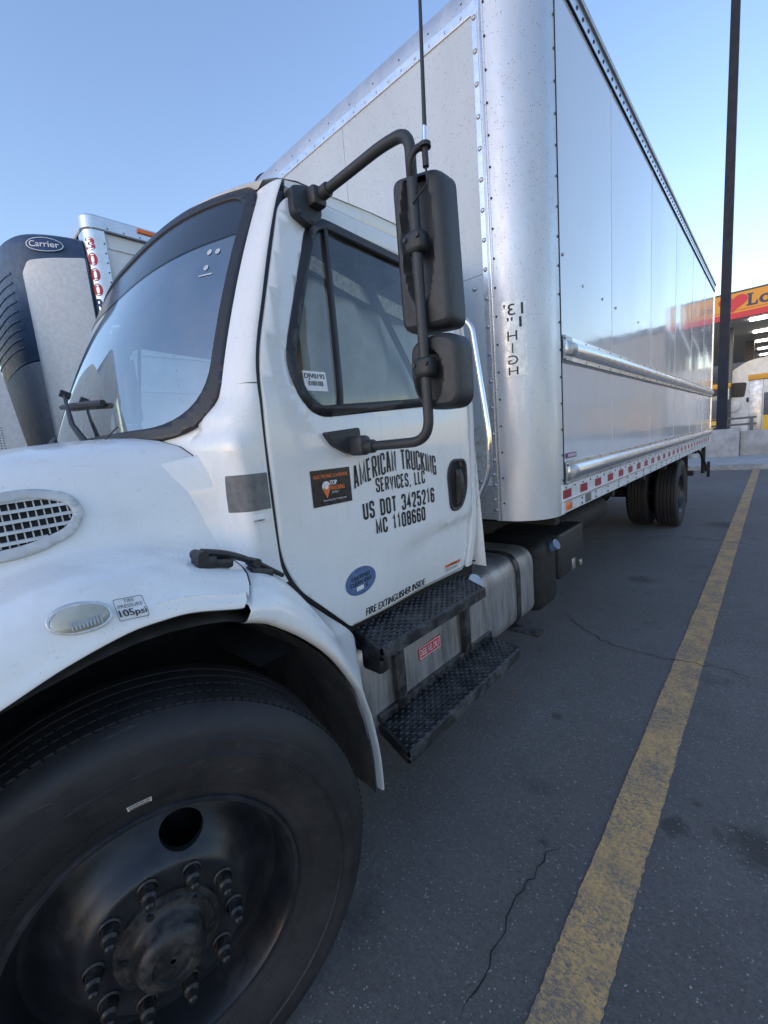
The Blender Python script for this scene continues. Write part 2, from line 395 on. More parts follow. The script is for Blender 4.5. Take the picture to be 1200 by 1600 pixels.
def text2d(s, bold=0.):
    """glyph outlines as flat triangles, normalised to 0..1 in both axes"""
    if (s, bold) in _tx: return _tx[(s, bold)]
    cu = bpy.data.curves.new('t', 'FONT'); cu.body = s; cu.offset = bold; cu.resolution_u = 4; cu.size = 1
    o = bpy.data.objects.new('t', cu); COL.objects.link(o); dg = bpy.context.evaluated_depsgraph_get()
    me = bpy.data.meshes.new_from_object(o.evaluated_get(dg))
    v = [(p.co.x, p.co.y) for p in me.vertices]; f = [tuple(p.vertices) for p in me.polygons]
    bpy.data.objects.remove(o); bpy.data.curves.remove(cu); bpy.data.meshes.remove(me)
    x0 = min(p[0] for p in v); x1 = max(p[0] for p in v); y0 = min(p[1] for p in v); y1 = max(p[1] for p in v)
    v = [((a-x0)/(x1-x0), (b-y0)/(y1-y0)) for a, b in v]; _tx[(s, bold)] = (v, f); return v, f
def lettering(s, u0, u1, v0, v1, fn, mat, parent, bold=.02, name='lettering', warp=None, fat=()):
    v, f = text2d(s, bold); g = Geo()
    pts = []
    for a, b in v:
        u = lerp(u0, u1, a); w = lerp(v0, v1, b)
        if warp: u, w = warp(a, b)
        pts.append(fn(u, w))
    g.add(pts, f)
    for k, d in enumerate(fat): 
        pts = []
        for a, b in v:
            u = lerp(u0, u1, a)+d; w = lerp(v0, v1, b)
            if warp: u, w = warp(a, b); u += d
            p = fn(u, w); pts.append((p[0]-.00008*(k+1), p[1], p[2]))
        g.add(pts, f)
    return g.mk(name, mat, parent, smooth=0, recalc=False)
GL = {'A': [[(0, 0), (.42, 1), (.58, 1), (1, 0)], [(.2, .28), (.8, .28)]], 'M': [[(0, 0), (0, 1), (.5, .15), (1, 1), (1, 0)]], 'E': [[(1, 1), (0, 1), (0, 0), (1, 0)], [(0, .52), (.85, .52)]],
      'R': [[(0, 0), (0, 1)], ['r', (0, 1), (1, 1), (1, .48), (0, .48)], [(.5, .48), (1, 0)]], 'I': [[(.5, 0), (.5, 1)]], 'C': [['r', (1, .68), (1, 1), (0, 1), (0, 0), (1, 0), (1, .32)]],
      'N': [[(0, 0), (0, 1), (1, 0), (1, 1)]], 'T': [[(-.12, 1), (1.12, 1)], [(.5, 1), (.5, 0)]], 'U': [['r', (0, 1), (0, 0), (1, 0), (1, 1)]], 'K': [[(0, 0), (0, 1)], [(1, 1), (0, .38)], [(.35, .58), (1, 0)]],
      'G': [['r', (1, .70), (1, 1), (0, 1), (0, 0), (1, 0), (1, .2)], [(1, .1), (1, .45), (.55, .45)]], 'S': [['r', (1, .72), (1, 1), (0, 1), (0, .54), (1, .46), (1, 0), (0, 0), (0, .28)]], 'V': [[(0, 1), (.5, 0), (1, 1)]],
      'L': [[(0, 1), (0, 0), (1, 0)]], 'D': [['r', (-.1, 1), (1, 1), (1, 0), (-.1, 0)], [(0, -.06), (0, 1.06)]], 'O': [['c', (0, 0), (1, 0), (1, 1), (0, 1)]], '0': [['c', (0, 0), (1, 0), (1, 1), (0, 1)]],
      '1': [[(.15, .78), (.6, 1), (.6, 0)]], '2': [['r', (0, .70), (0, 1), (1, 1), (1, .58), (0, .02)], [(0, 0), (1, 0)]], '3': [['r', (0, .75), (0, 1), (1, 1), (1, .53), (.4, .53)], ['r', (.4, .53), (1, .53), (1, 0), (0, 0), (0, .25)]],
      '4': [[(.72, 0), (.72, 1), (0, .28), (1.08, .28)]], '5': [[(1, 1), (.05, 1), (.02, .52)], ['r', (.02, .54), (1, .66), (1, 0), (0, 0), (0, .26)]], '6': [['r', (1, .76), (1, 1), (0, 1), (0, 0), (1, 0), (1, .56), (0, .56)]],
      '8': [['c', (0, .52), (1, .52), (1, 1), (0, 1)], ['c', (0, 0), (1, 0), (1, .52), (0, .52)]], 'F': [[(0, 0), (0, 1), (1, 1)], [(0, .52), (.85, .52)]], 'X': [[(0, 0), (1, 1)], [(0, 1), (1, 0)]], 'H': [[(0, 0), (0, 1)], [(1, 0), (1, 1)], [(0, .5), (1, .5)]],
      ',': [[(.5, .04), (.35, -.16)]]}
GW = {'M': 1.35, 'I': .0, ',': .2, '1': .7, 'E': .85, 'F': .8, 'L': .8, ' ': .55}
def gothic(txt, u0, u1, v0, v1, fn, mat, parent, weight=.19, warp=None):
    """condensed poster lettering drawn with constant-width strokes"""
    Hh = v1-v0; sw_ = Hh*weight; n = len(txt); ws = [GW.get(c, 1.) for c in txt]
    gap = .60*sw_; adv = (u1-u0-gap*(n-1)-sw_*n)/sum(ws); g = Geo(); x = u0; k = 0
    for ch, w in zip(txt, ws):
        cw = adv*w
        for path in GL.get(ch, []):
            kind = path[0] if isinstance(path[0], str) else ''
            pts = [(x+sw_/2+p[0]*cw if w else x+sw_/2, v0+sw_*.42+p[1]*(Hh-sw_*.84)) for p in (path[1:] if kind else path)]
            if kind == 'c': pts = fillet(pts, cw*.75, 6); closed = True
            else:
                closed = False
                if kind == 'r':
                    out = [pts[0]]
                    for i in range(1, len(pts)-1):
                        p = Vector(pts[i]); a = Vector(pts[i-1])-p; b = Vector(pts[i+1])-p; q = min(cw*.62, a.length*.5, b.length*.5); A = p+a.normalized()*q; B = p+b.normalized()*q
                        out += [tuple(A*(1-t)**2+p*2*t*(1-t)+B*t*t) for t in frange(0, 1, 6)]
                    pts = out+[pts[-1]]
            P = [Vector(p) for p in pts]; m = len(P); L_, R_ = [], []
            for i in range(m):
                a = P[i]-P[i-1] if (i > 0 or closed) else P[1]-P[0]; b = P[(i+1) % m]-P[i] if (i < m-1 or closed) else P[-1]-P[-2]
                if a.length < 1e-7: a = b
                if b.length < 1e-7: b = a
                na = Vector((-a.y, a.x)).normalized(); nb = Vector((-b.y, b.x)).normalized(); mm = na+nb; mm = mm.normalized() if mm.length > 1e-4 else na
                d = mm*(sw_/2/max(.45, mm.dot(na))); L_.append(P[i]+d); R_.append(P[i]-d)
            mp = lambda p: fn(*(warp((p.x-u0)/(u1-u0), (p.y-v0)/Hh) if warp else (p.x, p.y)))
            k += 1; rows = [[(lambda q: (q[0]+.00004*k, q[1], q[2]))(mp(l)), (lambda q: (q[0]+.00004*k, q[1], q[2]))(mp((l+r)/2)), (lambda q: (q[0]+.00004*k, q[1], q[2]))(mp(r))] for l, r in zip(L_, R_)]
            if closed: rows.append(rows[0])
            g.grid(rows)
        x += cw+sw_+gap
    return g.mk('lettering', mat, parent, 0, recalc=False, kind='stuff')
def quad(u0, u1, v0, v1, r=0.): 
    p = [(u0, v0), (u1, v0), (u1, v1), (u0, v1)]; return fillet(p, r, 3) if r else p
# ------------------------------------------------------------------ ground, stripe, kerb, walls
def struct(o): o['kind'] = 'structure'; return o
ground = struct(Geo().add([(-150, -60, 0), (150, -60, 0), (150, 400, 0), (-150, 400, 0)], [(0, 1, 2, 3)]).mk('ground', 'asphalt', None, 0))
def stripe(name, x0, x1, y0, y1, z):
    g = Geo(); rows = []; n = 1100
    for i in range(n+1):
        y = lerp(y0, y1, (i/n)**1.6); j = lambda: random.gauss(0, .0016)
        rows.append([(x0+j()+.0015*math.sin(y*9), y, z), (x1+j()+.0015*math.sin(y*7+1), y, z)])
    return struct(g.grid(rows).mk(name, 'line_paint', None, 0))
stripe('parking_line', -.440, -.286, -1.5, 16.3, .004)
stripe('parking_line', -4.35, -4.18, -1.5, 16.3, .004)
stripe('parking_line', 3.5, 3.67, -1.5, 16.3, .004)
def crack(pts, w, seed):
    rnd = random.Random(seed); P = []
    for a, b in zip(pts, pts[1:]):
        a = Vector(a); b = Vector(b); n = max(3, int((b-a).length/.035))
        for i in range(n):
            p = a.lerp(b, i/n); d = (b-a).normalized(); P.append(p+Vector((-d.y, d.x))*rnd.gauss(0, .010))
    rows = []
    for i, p in enumerate(P):
        q = P[min(i+1, len(P)-1)]-P[max(0, i-1)]; nn = Vector((-q.y, q.x)).normalized()
        ww = w*rnd.uniform(.35, 1.25)*min(1, i/4+.1, (len(P)-1-i)/4+.1)
        rows.append([(p.x-nn.x*ww, p.y-nn.y*ww, .0065), (p.x+nn.x*ww, p.y+nn.y*ww, .0065)])
    Geo().grid(rows).mk('crack', 'crack', ground, 0)
CR = {'a': [(725, 1600), (775, 1470), (815, 1390), (830, 1370), (890, 1312)], 'b': [(880, 958), (915, 985), (960, 1010), (1040, 1030), (1110, 1040), (1200, 1068)],
      'c': [(900, 845), (1010, 838), (1100, 842), (1200, 855)], 'd': [(930, 870), (990, 905), (1060, 910)]}
def gpt(u, v):
    d = Vector(((u-600), (v-800), 660)); w = W2C @ d; k = -1.585/w.z; return (w.x*k, w.y*k)
crack([gpt(*p) for p in CR['a']], .003, 1); crack([gpt(*p) for p in CR['b']], .0032, 2); crack([gpt(*p) for p in CR['c']], .006, 3)
kerb = Geo()
for i in range(-12, 8): kerb.bb(i*3.0+.006, i*3.0+2.994, 16.45, 16.62, -.1, .15, .02)
struct(kerb.mk('kerb', 'kerb_concrete'))
struct(Geo().bb(-36, 24, 16.622, 21.2, -.1, .142).mk('sidewalk', 'concrete', None, 0))
struct(Geo().bb(-60, 60, 21.0, 120, -.05, .16).mk('forecourt', 'concrete', None, 0))
g = Geo(); 
for x0, x1 in ((-14, -8), (-8, -2.35), (-.95, 1.4), (1.4, 6), (6, 12)): g.bb(x0+.01, x1-.01, 20.5, 20.8, .1, 1.03, .02)
w_ = g.mk('concrete_wall', 'concrete'); tag(w_, 'low pale concrete wall behind the kerb, jointed in long panels', 'wall')
# ------------------------------------------------------------------ the box truck
truck = thing('box_truck', (XC, 3.5, 0), 'white box truck with black door lettering, big black mirror and tall aluminium-edged cargo box', 'truck')
# ---- body reference surfaces
def sx(z): return -1.15 - max(0, z-1.75)*.12 - max(0, 1.1-z)**2*.5
WINDOW = fillet([(.918, 1.70), (1.80, 1.765), (1.80, 2.385), (1.068, 2.425), (.840, 1.87)], [.09, .12, .12, .1, .1], 6)
def pdist(p, poly):
    best = 9
    for i in range(len(poly)):
        a = Vector(poly[i-1]); b = Vector(poly[i]); ab = b-a; t = max(0, min(1, (Vector(p)-a).dot(ab)/max(1e-9, ab.length_squared)))
        best = min(best, (Vector(p)-a-ab*t).length)
    return best
SWOOSH = [(1.15, 1.10), (1.22, 1.135), (1.37, 1.148), (1.57, 1.173), (1.89, 1.19)]
def doorx(y, z, off=0.):
    x = sx(z)
    x -= .010*(1-smooth01(.0, .05, pdist((y, z), WINDOW)))
    k = smooth01(1.15, 1.5, y)
    x += .020*k*(smooth01(-.012, .022, z-tab(SWOOSH, y))-1)
    return x+off
def doormap(off): return lambda y, z: (doorx(y, z, off), y, z)
def sidemap(off): return lambda y, z: (sx(z)+off, y, z)
DOOR = fillet([(1.008, .92), (1.845, .915), (1.90, 1.19), (1.925, 1.735), (1.90, 2.475), (1.03, 2.462), (.945, 2.415), (.752, 1.88), (.736, 1.70), (.738, 1.25), (.79, 1.135)],
              [.015, .03, .2, .3, .05, .04, .08, .25, .1, .08, .05], 6)
DFRONT = [(.92, 1.008), (1.135, .79), (1.19, .755), (1.25, .738), (1.70, .736), (1.88, .752), (2.10, .825), (2.26, .882), (2.415, .945), (2.5, .99)]   # z -> y
# windshield surface
def WS(s, t, off=0.):
    k = 1-abs(s)**3
    def p(s, t):
        k = 1-abs(s)**3
        B = Vector((XC+.92*s, .64-.2*k, 1.68)); T = Vector((XC+.86*s, .95-.12*k, 2.5+.03*k)); q = B.lerp(T, t); q.y -= .1*t*(1-t); return q
    q = p(s, t)
    if off:
        n = (p(s+.01, t)-p(s-.01, t)).cross(p(s, t+.01)-p(s, t-.01)).normalized(); q = q+n*off*(1 if n.y < 0 else -1)
    return tuple(q)
# hood profile tables
ZT = [(-.78, 1.22), (-.6, 1.42), (-.4, 1.54), (-.1, 1.63), (.1, 1.675), (.3, 1.70), (.62, 1.715)]
ZV = [(-.78, 1.0), (-.5, 1.18), (-.2, 1.30), (.08, 1.373), (.15, 1.389), (.233, 1.391), (.36, 1.377), (.48, 1.339), (.60, 1.295)]
ZL = [(-.80, .60), (-.52, .62), (-.48, .72), (-.40, .93), (-.25, 1.08), (-.1, 1.15), (.022, 1.19), (.119, 1.224), (.234, 1.250), (.30, 1.252), (.365, 1.247), (.482, 1.215)]
def hood_prof(y):
    zt = stab(ZT, y); zv = stab(ZV, y); zl = stab(ZL, y); nose = smooth01(-.35, -.8, y)
    sh = zv-.012
    h = max(.02, zv-zl)
    pr = [(0, zt), (.25, zt-.002), (.5, zt-.012), (.66, zt-.026), (.76, zt-.045), (.82, zt-.07), (.855, zt-.10), (.885, zt-.145), (.915, zt-.21), (.935, lerp(zt-.21, zv, .6)), (.95, zv+.012), (.965, zv), (.99, zv-.006),
          (1.06, zv-.012), (1.12, zv-.02), (1.17, zv-.035), (1.205, zv-.06), (1.225, zv-.09), (1.236, zl+.040), (1.238, zl+.027), (1.245, zl+.021), (1.246, zl+.004), (1.240, zl), (1.215, zl+.004), (1.20, zl+.03)]
    return [(dx*(1-.16*nose), z) for dx, z in pr]
HEND = [.44, .445, .46, .49, .53, .565, .585, .595, .60, .60, .598, .595, .59, .575, .56, .545, .53, .515, .502, .50, .497, .487, .485, .485, .485]
rows = []
NY = 60
for i in range(NY+1):
    a = i/NY; row = []
    for j in range(25):
        y = lerp(-.78, HEND[j], a); dx, z = hood_prof(y)[j]
        yy = y
        if a > .985: z -= .0
        row.append((XC+dx, yy, z))
    rows.append([(2*XC-p[0], p[1], p[2]) for p in row[:0:-1]]+row)
# roll the rear edge down
last = rows[-1]; rows.append([(p[0]-(.010 if p[0] > XC else -.010)*smooth01(1.2, .9, abs(p[0]-XC)), p[1]+.003, p[2]-.02*smooth01(1.0, .85, abs(p[0]-XC))) for p in last])
hood = Geo().grid(rows).mk('hood', 'white_fender', truck, 50)
for sg in (1, -1):
    sm_ = []
    for j in range(3, 17):
        dx, z = hood_prof(HEND[j])[j]; sm_.append((XC+sg*(dx-.003), HEND[j]+.0045, z-.003))
    Geo().tube(sm_, .0042, 6).mk('hood_seam_shade', 'rubber_seal', hood, 60)  # dark tube drawn as the shading in the channel behind the hood
# hood front: grille, headlamps, bumper
g = Geo().bb(XC-.52, XC+.52, -.80, -.70, .72, 1.24, .03); g.mk('grille', 'black_plastic', truck)
for i in range(6): Geo().bb(XC-.5, XC+.5, -.83, -.80, .78+i*.075, .80+i*.075, .006).mk('grille_bar', 'chrome', truck)
for s in (-1, 1):
    Geo().box((XC+s*.80, -.73, .93), (.42, .16, .22), .05).mk('headlamp', 'lamp_lens', truck)
    Geo().box((XC+s*.80, -.70, 1.10), (.44, .2, .14), .04).mk('fender_nose', 'white_fender', truck)
Geo().bb(XC-1.2, XC+1.2, -.95, -.72, .42, .70, .06).mk('bumper', 'steel_grey', truck)
# hood side vent
def hood_side(y, z, off=0):
    pr = hood_prof(y); seg = pr[4:13]
    for (d0, z0), (d1, z1) in zip(seg, seg[1:]):
        if z1 <= z <= z0: return (XC+lerp(d0, d1, (z0-z)/max(1e-6, z0-z1))+off, y, z)
    return (XC+(.76 if z > seg[0][1] else .965)+off, y, z)
VO = fillet([(-.22, 1.385), (.15, 1.412), (.235, 1.44), (.268, 1.49), (.25, 1.538), (.18, 1.562), (-.22, 1.535)], [.05, .06, .05, .05, .05, .06, .05], 6)
VI = inset(VO, .022)
g = sheet(VO, [VI], lambda y, z: hood_side(y, z, .0135), frange(-.2, .26, 22), frange(1.40, 1.56, 14))
vent = g.mk('vent_frame', 'reefer_grey', hood, 40, solid=.014, out=(1, 0, 0))
MATS['reefer_grey']
vent.data.materials.clear(); plain('vent_grey', (.50, .52, .52), .4); vent.data.materials.append(MATS['vent_grey'])
sheet(inset(VO, .01), [], lambda y, z: hood_side(y, z, .0012), frange(-.2, .26, 14), frange(1.40, 1.56, 8)).mk('vent_back', 'dark_gap', hood, 40)
def in_poly(p, poly):
    c = False
    for i in range(len(poly)):
        (x1, y1), (x2, y2) = poly[i-1], poly[i]
        if (y1 > p[1]) != (y2 > p[1]) and p[0] < (x2-x1)*(p[1]-y1)/(y2-y1)+x1: c = not c
    return c
def span(fn, poly, a, b, n=300):
    ts = [t for t in frange(a, b, n) if in_poly(fn(t), poly)]
    return (min(ts), max(ts)) if ts else None
for k in range(6):
    zc = 1.414+k*.0230
    line = lambda y: (y, zc+.045*(y-.0)*.9)
    sp_ = span(line, VI, -.3, .3)
    if not sp_: continue
    ys = frange(sp_[0]-.006, sp_[1]+.006, 16); rws = []
    for y in ys:
        z = line(y)[1]; 
        rws.append([hood_side(y, z-.0035, .001), hood_side(y, z-.004, .0105), hood_side(y, z+.003, .0095), hood_side(y, z+.0035, .001)])
    Geo().grid(rws, True).mk('vent_slat', 'vent_grey', hood, 40)
g = Geo()
for k in range(30):
    y = -.2+k*.0155; s_ = span(lambda z: (y, z), VI, 1.38, 1.58)
    if s_:
        zs = frange(s_[0], s_[1], 6)
        g.grid([[hood_side(y-.0014, z, .001), hood_side(y-.0014, z, .005), hood_side(y+.0014, z, .005), hood_side(y+.0014, z, .001)] for z in zs], True)
g.mk('vent_mesh', 'vent_grey', hood, 40, kind='stuff')
# side marker lamp on the fender (oval)
def fender_face(y, z, off=0):
    pr = hood_prof(y)[13:21]
    for (d0, z0), (d1, z1) in zip(pr, pr[1:]):
        if z1 <= z <= z0: return (XC+lerp(d0, d1, (z0-z)/max(1e-6, z0-z1))+off, y, z)
    return (XC+pr[-1][0]+off, y, z)
ov = lambda cy, cz, a, b, rot=0, n=40: [(cy+a*math.cos(q)*math.cos(rot)-b*math.sin(q)*math.sin(rot), cz+a*math.cos(q)*math.sin(rot)+b*math.sin(q)*math.cos(rot)) for q in [2*math.pi*i/n for i in range(n)]]
CY, CZ = .163, 1.308
def lampmap(k, h): return lambda u, v: fender_face(CY+u, CZ+v, .002+h*max(0, 1-((u/.05)**2+(v/.0245)**2))**.5)
sheet(ov(0, 0, .050, .0242, -.1), [], lampmap(1, .016), frange(-.05, .05, 8), frange(-.025, .025, 6)).mk('marker_lamp', 'lamp_lens', truck, 60)
sheet(ov(0, 0, .0535, .0275, -.1), [ov(0, 0, .048, .022, -.1)], lambda u, v: fender_face(CY+u, CZ+v, .007), frange(-.05, .05, 8)).mk('lamp_bezel', 'clear_label', truck, 40, solid=.006, out=(1, 0, 0))
g = Geo()
for i in range(9):
    u = -.02+i*.006; rws = [[fender_face(CY+u, CZ+v, .0180), fender_face(CY+u+.003, CZ+v, .0180)] for v in (-.015, -.008, 0)]
    g.grid(rws)
g.mk('lamp_ribs', 'lamp_inner', truck, 0, kind='stuff')
# tyre pressure label
fm = lambda o: (lambda y, z: fender_face(y, z, o))
def skew(fn, y0, z0, k): return lambda y, z: fn(y, z+k*(y-y0))
fsk = lambda o: skew(fm(o), .25, 1.3, -.10)
st = sheet(quad(.222, .277, 1.279, 1.320, .004), [quad(.2230, .2760, 1.280, 1.319, .0035)], fsk(.006), frange(.225, .275, 5), frange(1.28, 1.32, 5)).mk('pressure_label', 'ink_black', truck, 0)
lettering('TIRE', .240, .259, 1.3115, 1.3175, fsk(.007), 'ink_black', st, .0); lettering('PRESSURE', .227, .272, 1.302, 1.3085, fsk(.007), 'ink_black', st, .0)
lettering('105psi', .2255, .274, 1.283, 1.299, fsk(.007), 'ink_black', st, .0, fat=(-.0005, .0005))
# hood latch strap
g = Geo(); rt = lambda a: Matrix.Rotation(a, 3, 'X')
p0 = Vector((-1.075, .455, 1.318)); p1 = Vector((-1.11, .69, 1.212))
g.mk
latch = Geo()
latch.box(Vector((-1.075, .455, 1.346)), (.045, .055, .034), .008, rt(-.15)); latch.cyl((-1.102, .445, 1.366), (-1.048, .445, 1.366), .014, n=16)
latch.box(Vector((-1.075, .50, 1.333)), (.036, .055, .024), .006, rt(-.25))
latch.v = [(a, b, c_-.014) for a, b, c_ in latch.v]
hl = latch.mk('hood_latch', 'black_plastic', truck)
Geo().tube([(-1.075, .45, 1.358), (-1.08, .53, 1.334), (-1.09, .61, 1.288), (-1.105, .70, 1.222)], lambda t: .0115-.004*t, 8, bend=.04).mk('strap', 'rubber_seal', hl)
Geo().box(Vector((-1.09, .615, 1.256)), (.042, .075, .032), .008, rt(-.42)).cyl((-1.115, .60, 1.292), (-1.065, .60, 1.292), .013, n=14).mk('latch_base', 'black_plastic', hl)
# ---- quarter fender on the cab behind the wheel
LIP = [(.497, 1.186), (.535, 1.172), (.578, 1.149), (.66, 1.083), (.737, 1.002), (.792, .922), (.848, .815), (.861, .775), (.875, .725), (.885, .685), (.907, .531), (.909, .394)]
INN = [(-1.23, .592, 1.300), (-1.20, .63, 1.286), (-1.175, .68, 1.250), (-1.158, .735, 1.185), (-1.155, .80, 1.10), (-1.155, .885, 1.015), (-1.157, 1.003, .895), (-1.12, .975, .82), (-1.02, .90, .74), (-.975, .890, .688), (-.973, .911, .533), (-.973, .913, .394)]
def polyat(L, t):
    k = t*(len(L)-1); i = min(int(k), len(L)-2); f = k-i
    g4 = [L[max(0, i-1)], L[i], L[i+1], L[min(len(L)-1, i+2)]]
    return [(.5*((2*b)+(-a+c)*f+(2*a-5*b+4*c-d)*f*f+(-a+3*b-3*c+d)*f**3)) for a, b, c, d in zip(*g4)]
for MIRX in (False, True):
    rows = []
    for i in range(61):
        t_ = i/60; ly, lz = polyat(LIP, t_); ix, iy, iz = polyat(INN, t_)
        th = lerp(1, .25, smooth01(.2, .7, t_)); row = [(-1.0, ly-.006*th, lz-.016*th), (-.982, ly-.006*th, lz-.014*th), (-.970, ly-.001, lz-.005*th), (-.966, ly+.002, lz+.003)]
        up = .032*(1-smooth01(.2, .55, t_)); ex = lerp(1.6, 1, smooth01(.3, .6, t_))
        for q in range(1, 13):
            a = q/12; ca = 1-(1-a)**1.0
            x = lerp(-.966, ix, a**ex); y = lerp(ly+.002, iy, a); z = lerp(lz+.003, iz, a)
            dy, dz = iy-ly, iz-lz; ln = math.hypot(dy, dz)+1e-6
            row.append((x+.016*math.sin(math.pi*a)*(1-smooth01(.1, .55, t_)), y+up*.2*math.sin(math.pi*a), z+up*.5*math.sin(math.pi*a)))
        rows.append(row)
    r0 = rows[0]; ff = [smooth01(4, 9, k) for k in range(len(r0))]; rows = [[(p[0]-.020*f_, p[1]-.085*f_-.001, p[2]+.004*f_) for p, f_ in zip(r0, ff)], [(p[0]-.016*f_, p[1]-.022*f_-.0007, p[2]-.010*f_) for p, f_ in zip(r0, ff)], [(p[0]-.006*f_, p[1]-.008*f_-.0004, p[2]-.003*f_) for p, f_ in zip(r0, ff)]]+rows
    Geo().grid(rows).mk('quarter_fender', 'white_fender', truck, 50)
    # wheel well liner and mud guard
    rows = []
    LL = [(-.50, .55), (-.47, .75), (-.38, .95), (-.22, 1.09), (0, 1.17), (.25, 1.215), (.45, 1.19)]+[(y-.012, z-.02) for y, z in LIP[2:]]
    for i in range(49):
        ly, lz = polyat(LL, i/48); rows.append([(-.995, ly, lz), (-1.05, ly+.004, lz+.008), (-1.25, ly+.006, lz+.012), (-1.62, ly, lz)])
    Geo().grid(rows).mk('wheel_liner', 'liner', truck, 40)
MIRX = False
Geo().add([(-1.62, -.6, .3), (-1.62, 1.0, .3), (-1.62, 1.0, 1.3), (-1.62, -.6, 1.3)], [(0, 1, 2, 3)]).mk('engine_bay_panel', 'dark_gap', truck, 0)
# ---- cab: pillars and cowl sides
def pillar_rows():
    rows = []
    INNER = [(1.18, -1.24, .61), (1.30, -1.255, .603), (1.50, -1.262, .600), (1.56, -1.275, .592), (1.605, -1.30, .583), (1.64, -1.34, .575), (1.67, -1.355, .60)]
    for z in frange(1.18, 2.49, 70):
        if z < 1.69:
            ix = tab([(a, b) for a, b, c in INNER], z); iy = tab([(a, c) for a, b, c in INNER], z)
            if z > 1.67: ix, iy = -1.34, .615
        else:
            t_ = (z-1.68)/.82; w = WS(1.0, max(0, min(1, t_))); k = smooth01(1.69, 1.78, z)
            ix = lerp(-1.34, w[0]-.01, k); iy = lerp(.612, w[1]+.0, k)
        oy = stab(DFRONT, z)-.011; ox = sx(z)-.002
        if z < 1.26: oy = min(oy, .80)
        row = [(ix-.05, iy-.10, z)] if z < 1.60 else [(ix-.02, iy+.02, z)]
        k = smooth01(1.72, 1.62, z)
        for q in range(17):
            a = q/16
            # quarter-round from the inner edge out to the body side
            bx = lerp(ix, ox, math.sin(a*math.pi/2)**(.85)); by = lerp(iy, oy, 1-math.cos(a*math.pi/2))
            cx = lerp(ix, ox, min(1, math.sin(min(1, a*1.9)*math.pi/2))); cy = lerp(iy, oy, a**1.15)
            row.append((lerp(bx, cx, k), lerp(by, cy, k), z))
        row.append((ox-.03, oy+.002, z)); rows.append(row)
    return rows
PR = pillar_rows()
for MIRX in (False, True):
    Geo().grid(PR).mk('front_pillar', 'white_paint', truck, 50)
    # dark seal line between pillar and door
    rows = []
    for z in frange(.90, 2.455, 60):
        y = stab(DFRONT, z); x = sx(z)-.012; rows.append([(x, y-.016, z), (x+.002, y, z), (x, y+.016, z)])
    Geo().grid(rows).mk('door_seal', 'rubber_seal', truck, 60)
    # rear corner of the cab
    rows = []
    for z in frange(.925, 2.50, 30):
        y0 = tab([(.915, 1.855), (1.19, 1.908), (1.735, 1.932), (2.475, 1.908)], z); x = sx(z)-.004
        rows.append([(x-.03, y0, z), (x, y0+.002, z), (x, y0+.03, z), (x-.006, y0+.055, z), (x-.022, y0+.075, z), (x-.05, y0+.085, z), (x-.35, 1.99, z)])
    Geo().grid(rows).mk('rear_corner', 'white_paint', truck, 50)
MIRX = False
Geo().add([(XC-1.08, 1.985, .9), (XC+1.08, 1.985, .9), (XC+1.0, 1.985, 2.52), (XC-1.0, 1.985, 2.52)], [(0, 1, 2, 3)]).mk('back_panel', 'white_paint', truck, 0)
# A-pillar seam
rows = [[(p[0]+.0015, p[1]-.0008, 1.808+.004*j) for p in min(PR, key=lambda r: abs(r[0][2]-1.81))[1:18]] for j in (0, 1)]
Geo().grid(rows).mk('pillar_seam', 'grey_patch', truck, 60)
# roof
for MIRX in (False, True):
    tp_ = PR[-1][1:18]; rows = []
    for k_, h_ in ((0, 0), (.03, .008), (.10, .014), (.3, .018), (1, .02)): rows.append([(lerp(p[0], -1.7, k_*.7), lerp(p[1], 1.35, k_*.7), p[2]+h_-.001) for p in tp_])
    Geo().grid(rows).mk('roof_corner', 'white_paint', truck, 60)
MIRX = False
rows = []
ZE = [(.95, 2.485), (1.03, 2.50), (1.3, 2.52), (1.6, 2.53), (1.99, 2.52)]
S_ = frange(-1, 1, 40)
rows.append([WS(s*1.0, 1.0) for s in S_])
for k_, (dy, dz) in enumerate(((.0, .014), (.03, .024), (.09, .030))):
    rows.append([(lerp(WS(s, 1)[0], XC+s*.975, (k_+1)*.3), WS(s, 1)[1]+dy, lerp(WS(s, 1)[2]+dz, tab(ZE, .98)+.01+.10*(1-s**4), k_*.3)) for s in S_])
for y in (1.15, 1.4, 1.7, 1.93, 1.99):
    rows.append([(XC+s*(.972), y, tab(ZE, y)+.12*(1-abs(s)**5)*(1 if y < 1.95 else .6)) for s in S_])
Geo().grid(rows).mk('roof', 'white_paint', truck, 50)
for MIRX in (False, True):
    rows = [[(sx(2.47)-.018, y, 2.462), (sx(2.47)-.006, y, 2.475), (sx(2.49)-.008, y, tab(ZE, y)-.012), (XC+.968, y, tab(ZE, y)+.002)] for y in frange(.985, 1.99, 20)]
    Geo().grid(rows).mk('roof_rail', 'white_paint', truck, 50)
MIRX = False
# cowl between hood and windshield
rows = []
for s in S_:
    hx = abs(s)*.88; hy = tab([(0, .44), (.25, .445), (.5, .46), (.66, .49), (.76, .53), (.82, .565), (.88, .59)], hx); hz = tab([(0, 1.70), (.5, 1.69), (.76, 1.66), (.82, 1.635), (.88, 1.60)], hx)
    w = WS(s, .03); rows.append([(XC+s*.88, hy-.02, hz-.03), (XC+s*.88, hy+.01, hz-.008), (lerp(XC+s*.88, w[0], .5), lerp(hy, w[1], .6), lerp(hz, w[2], .6)-.01), (w[0], w[1]+.01, w[2])])
Geo().grid(rows).mk('cowl', 'white_paint', truck, 50)
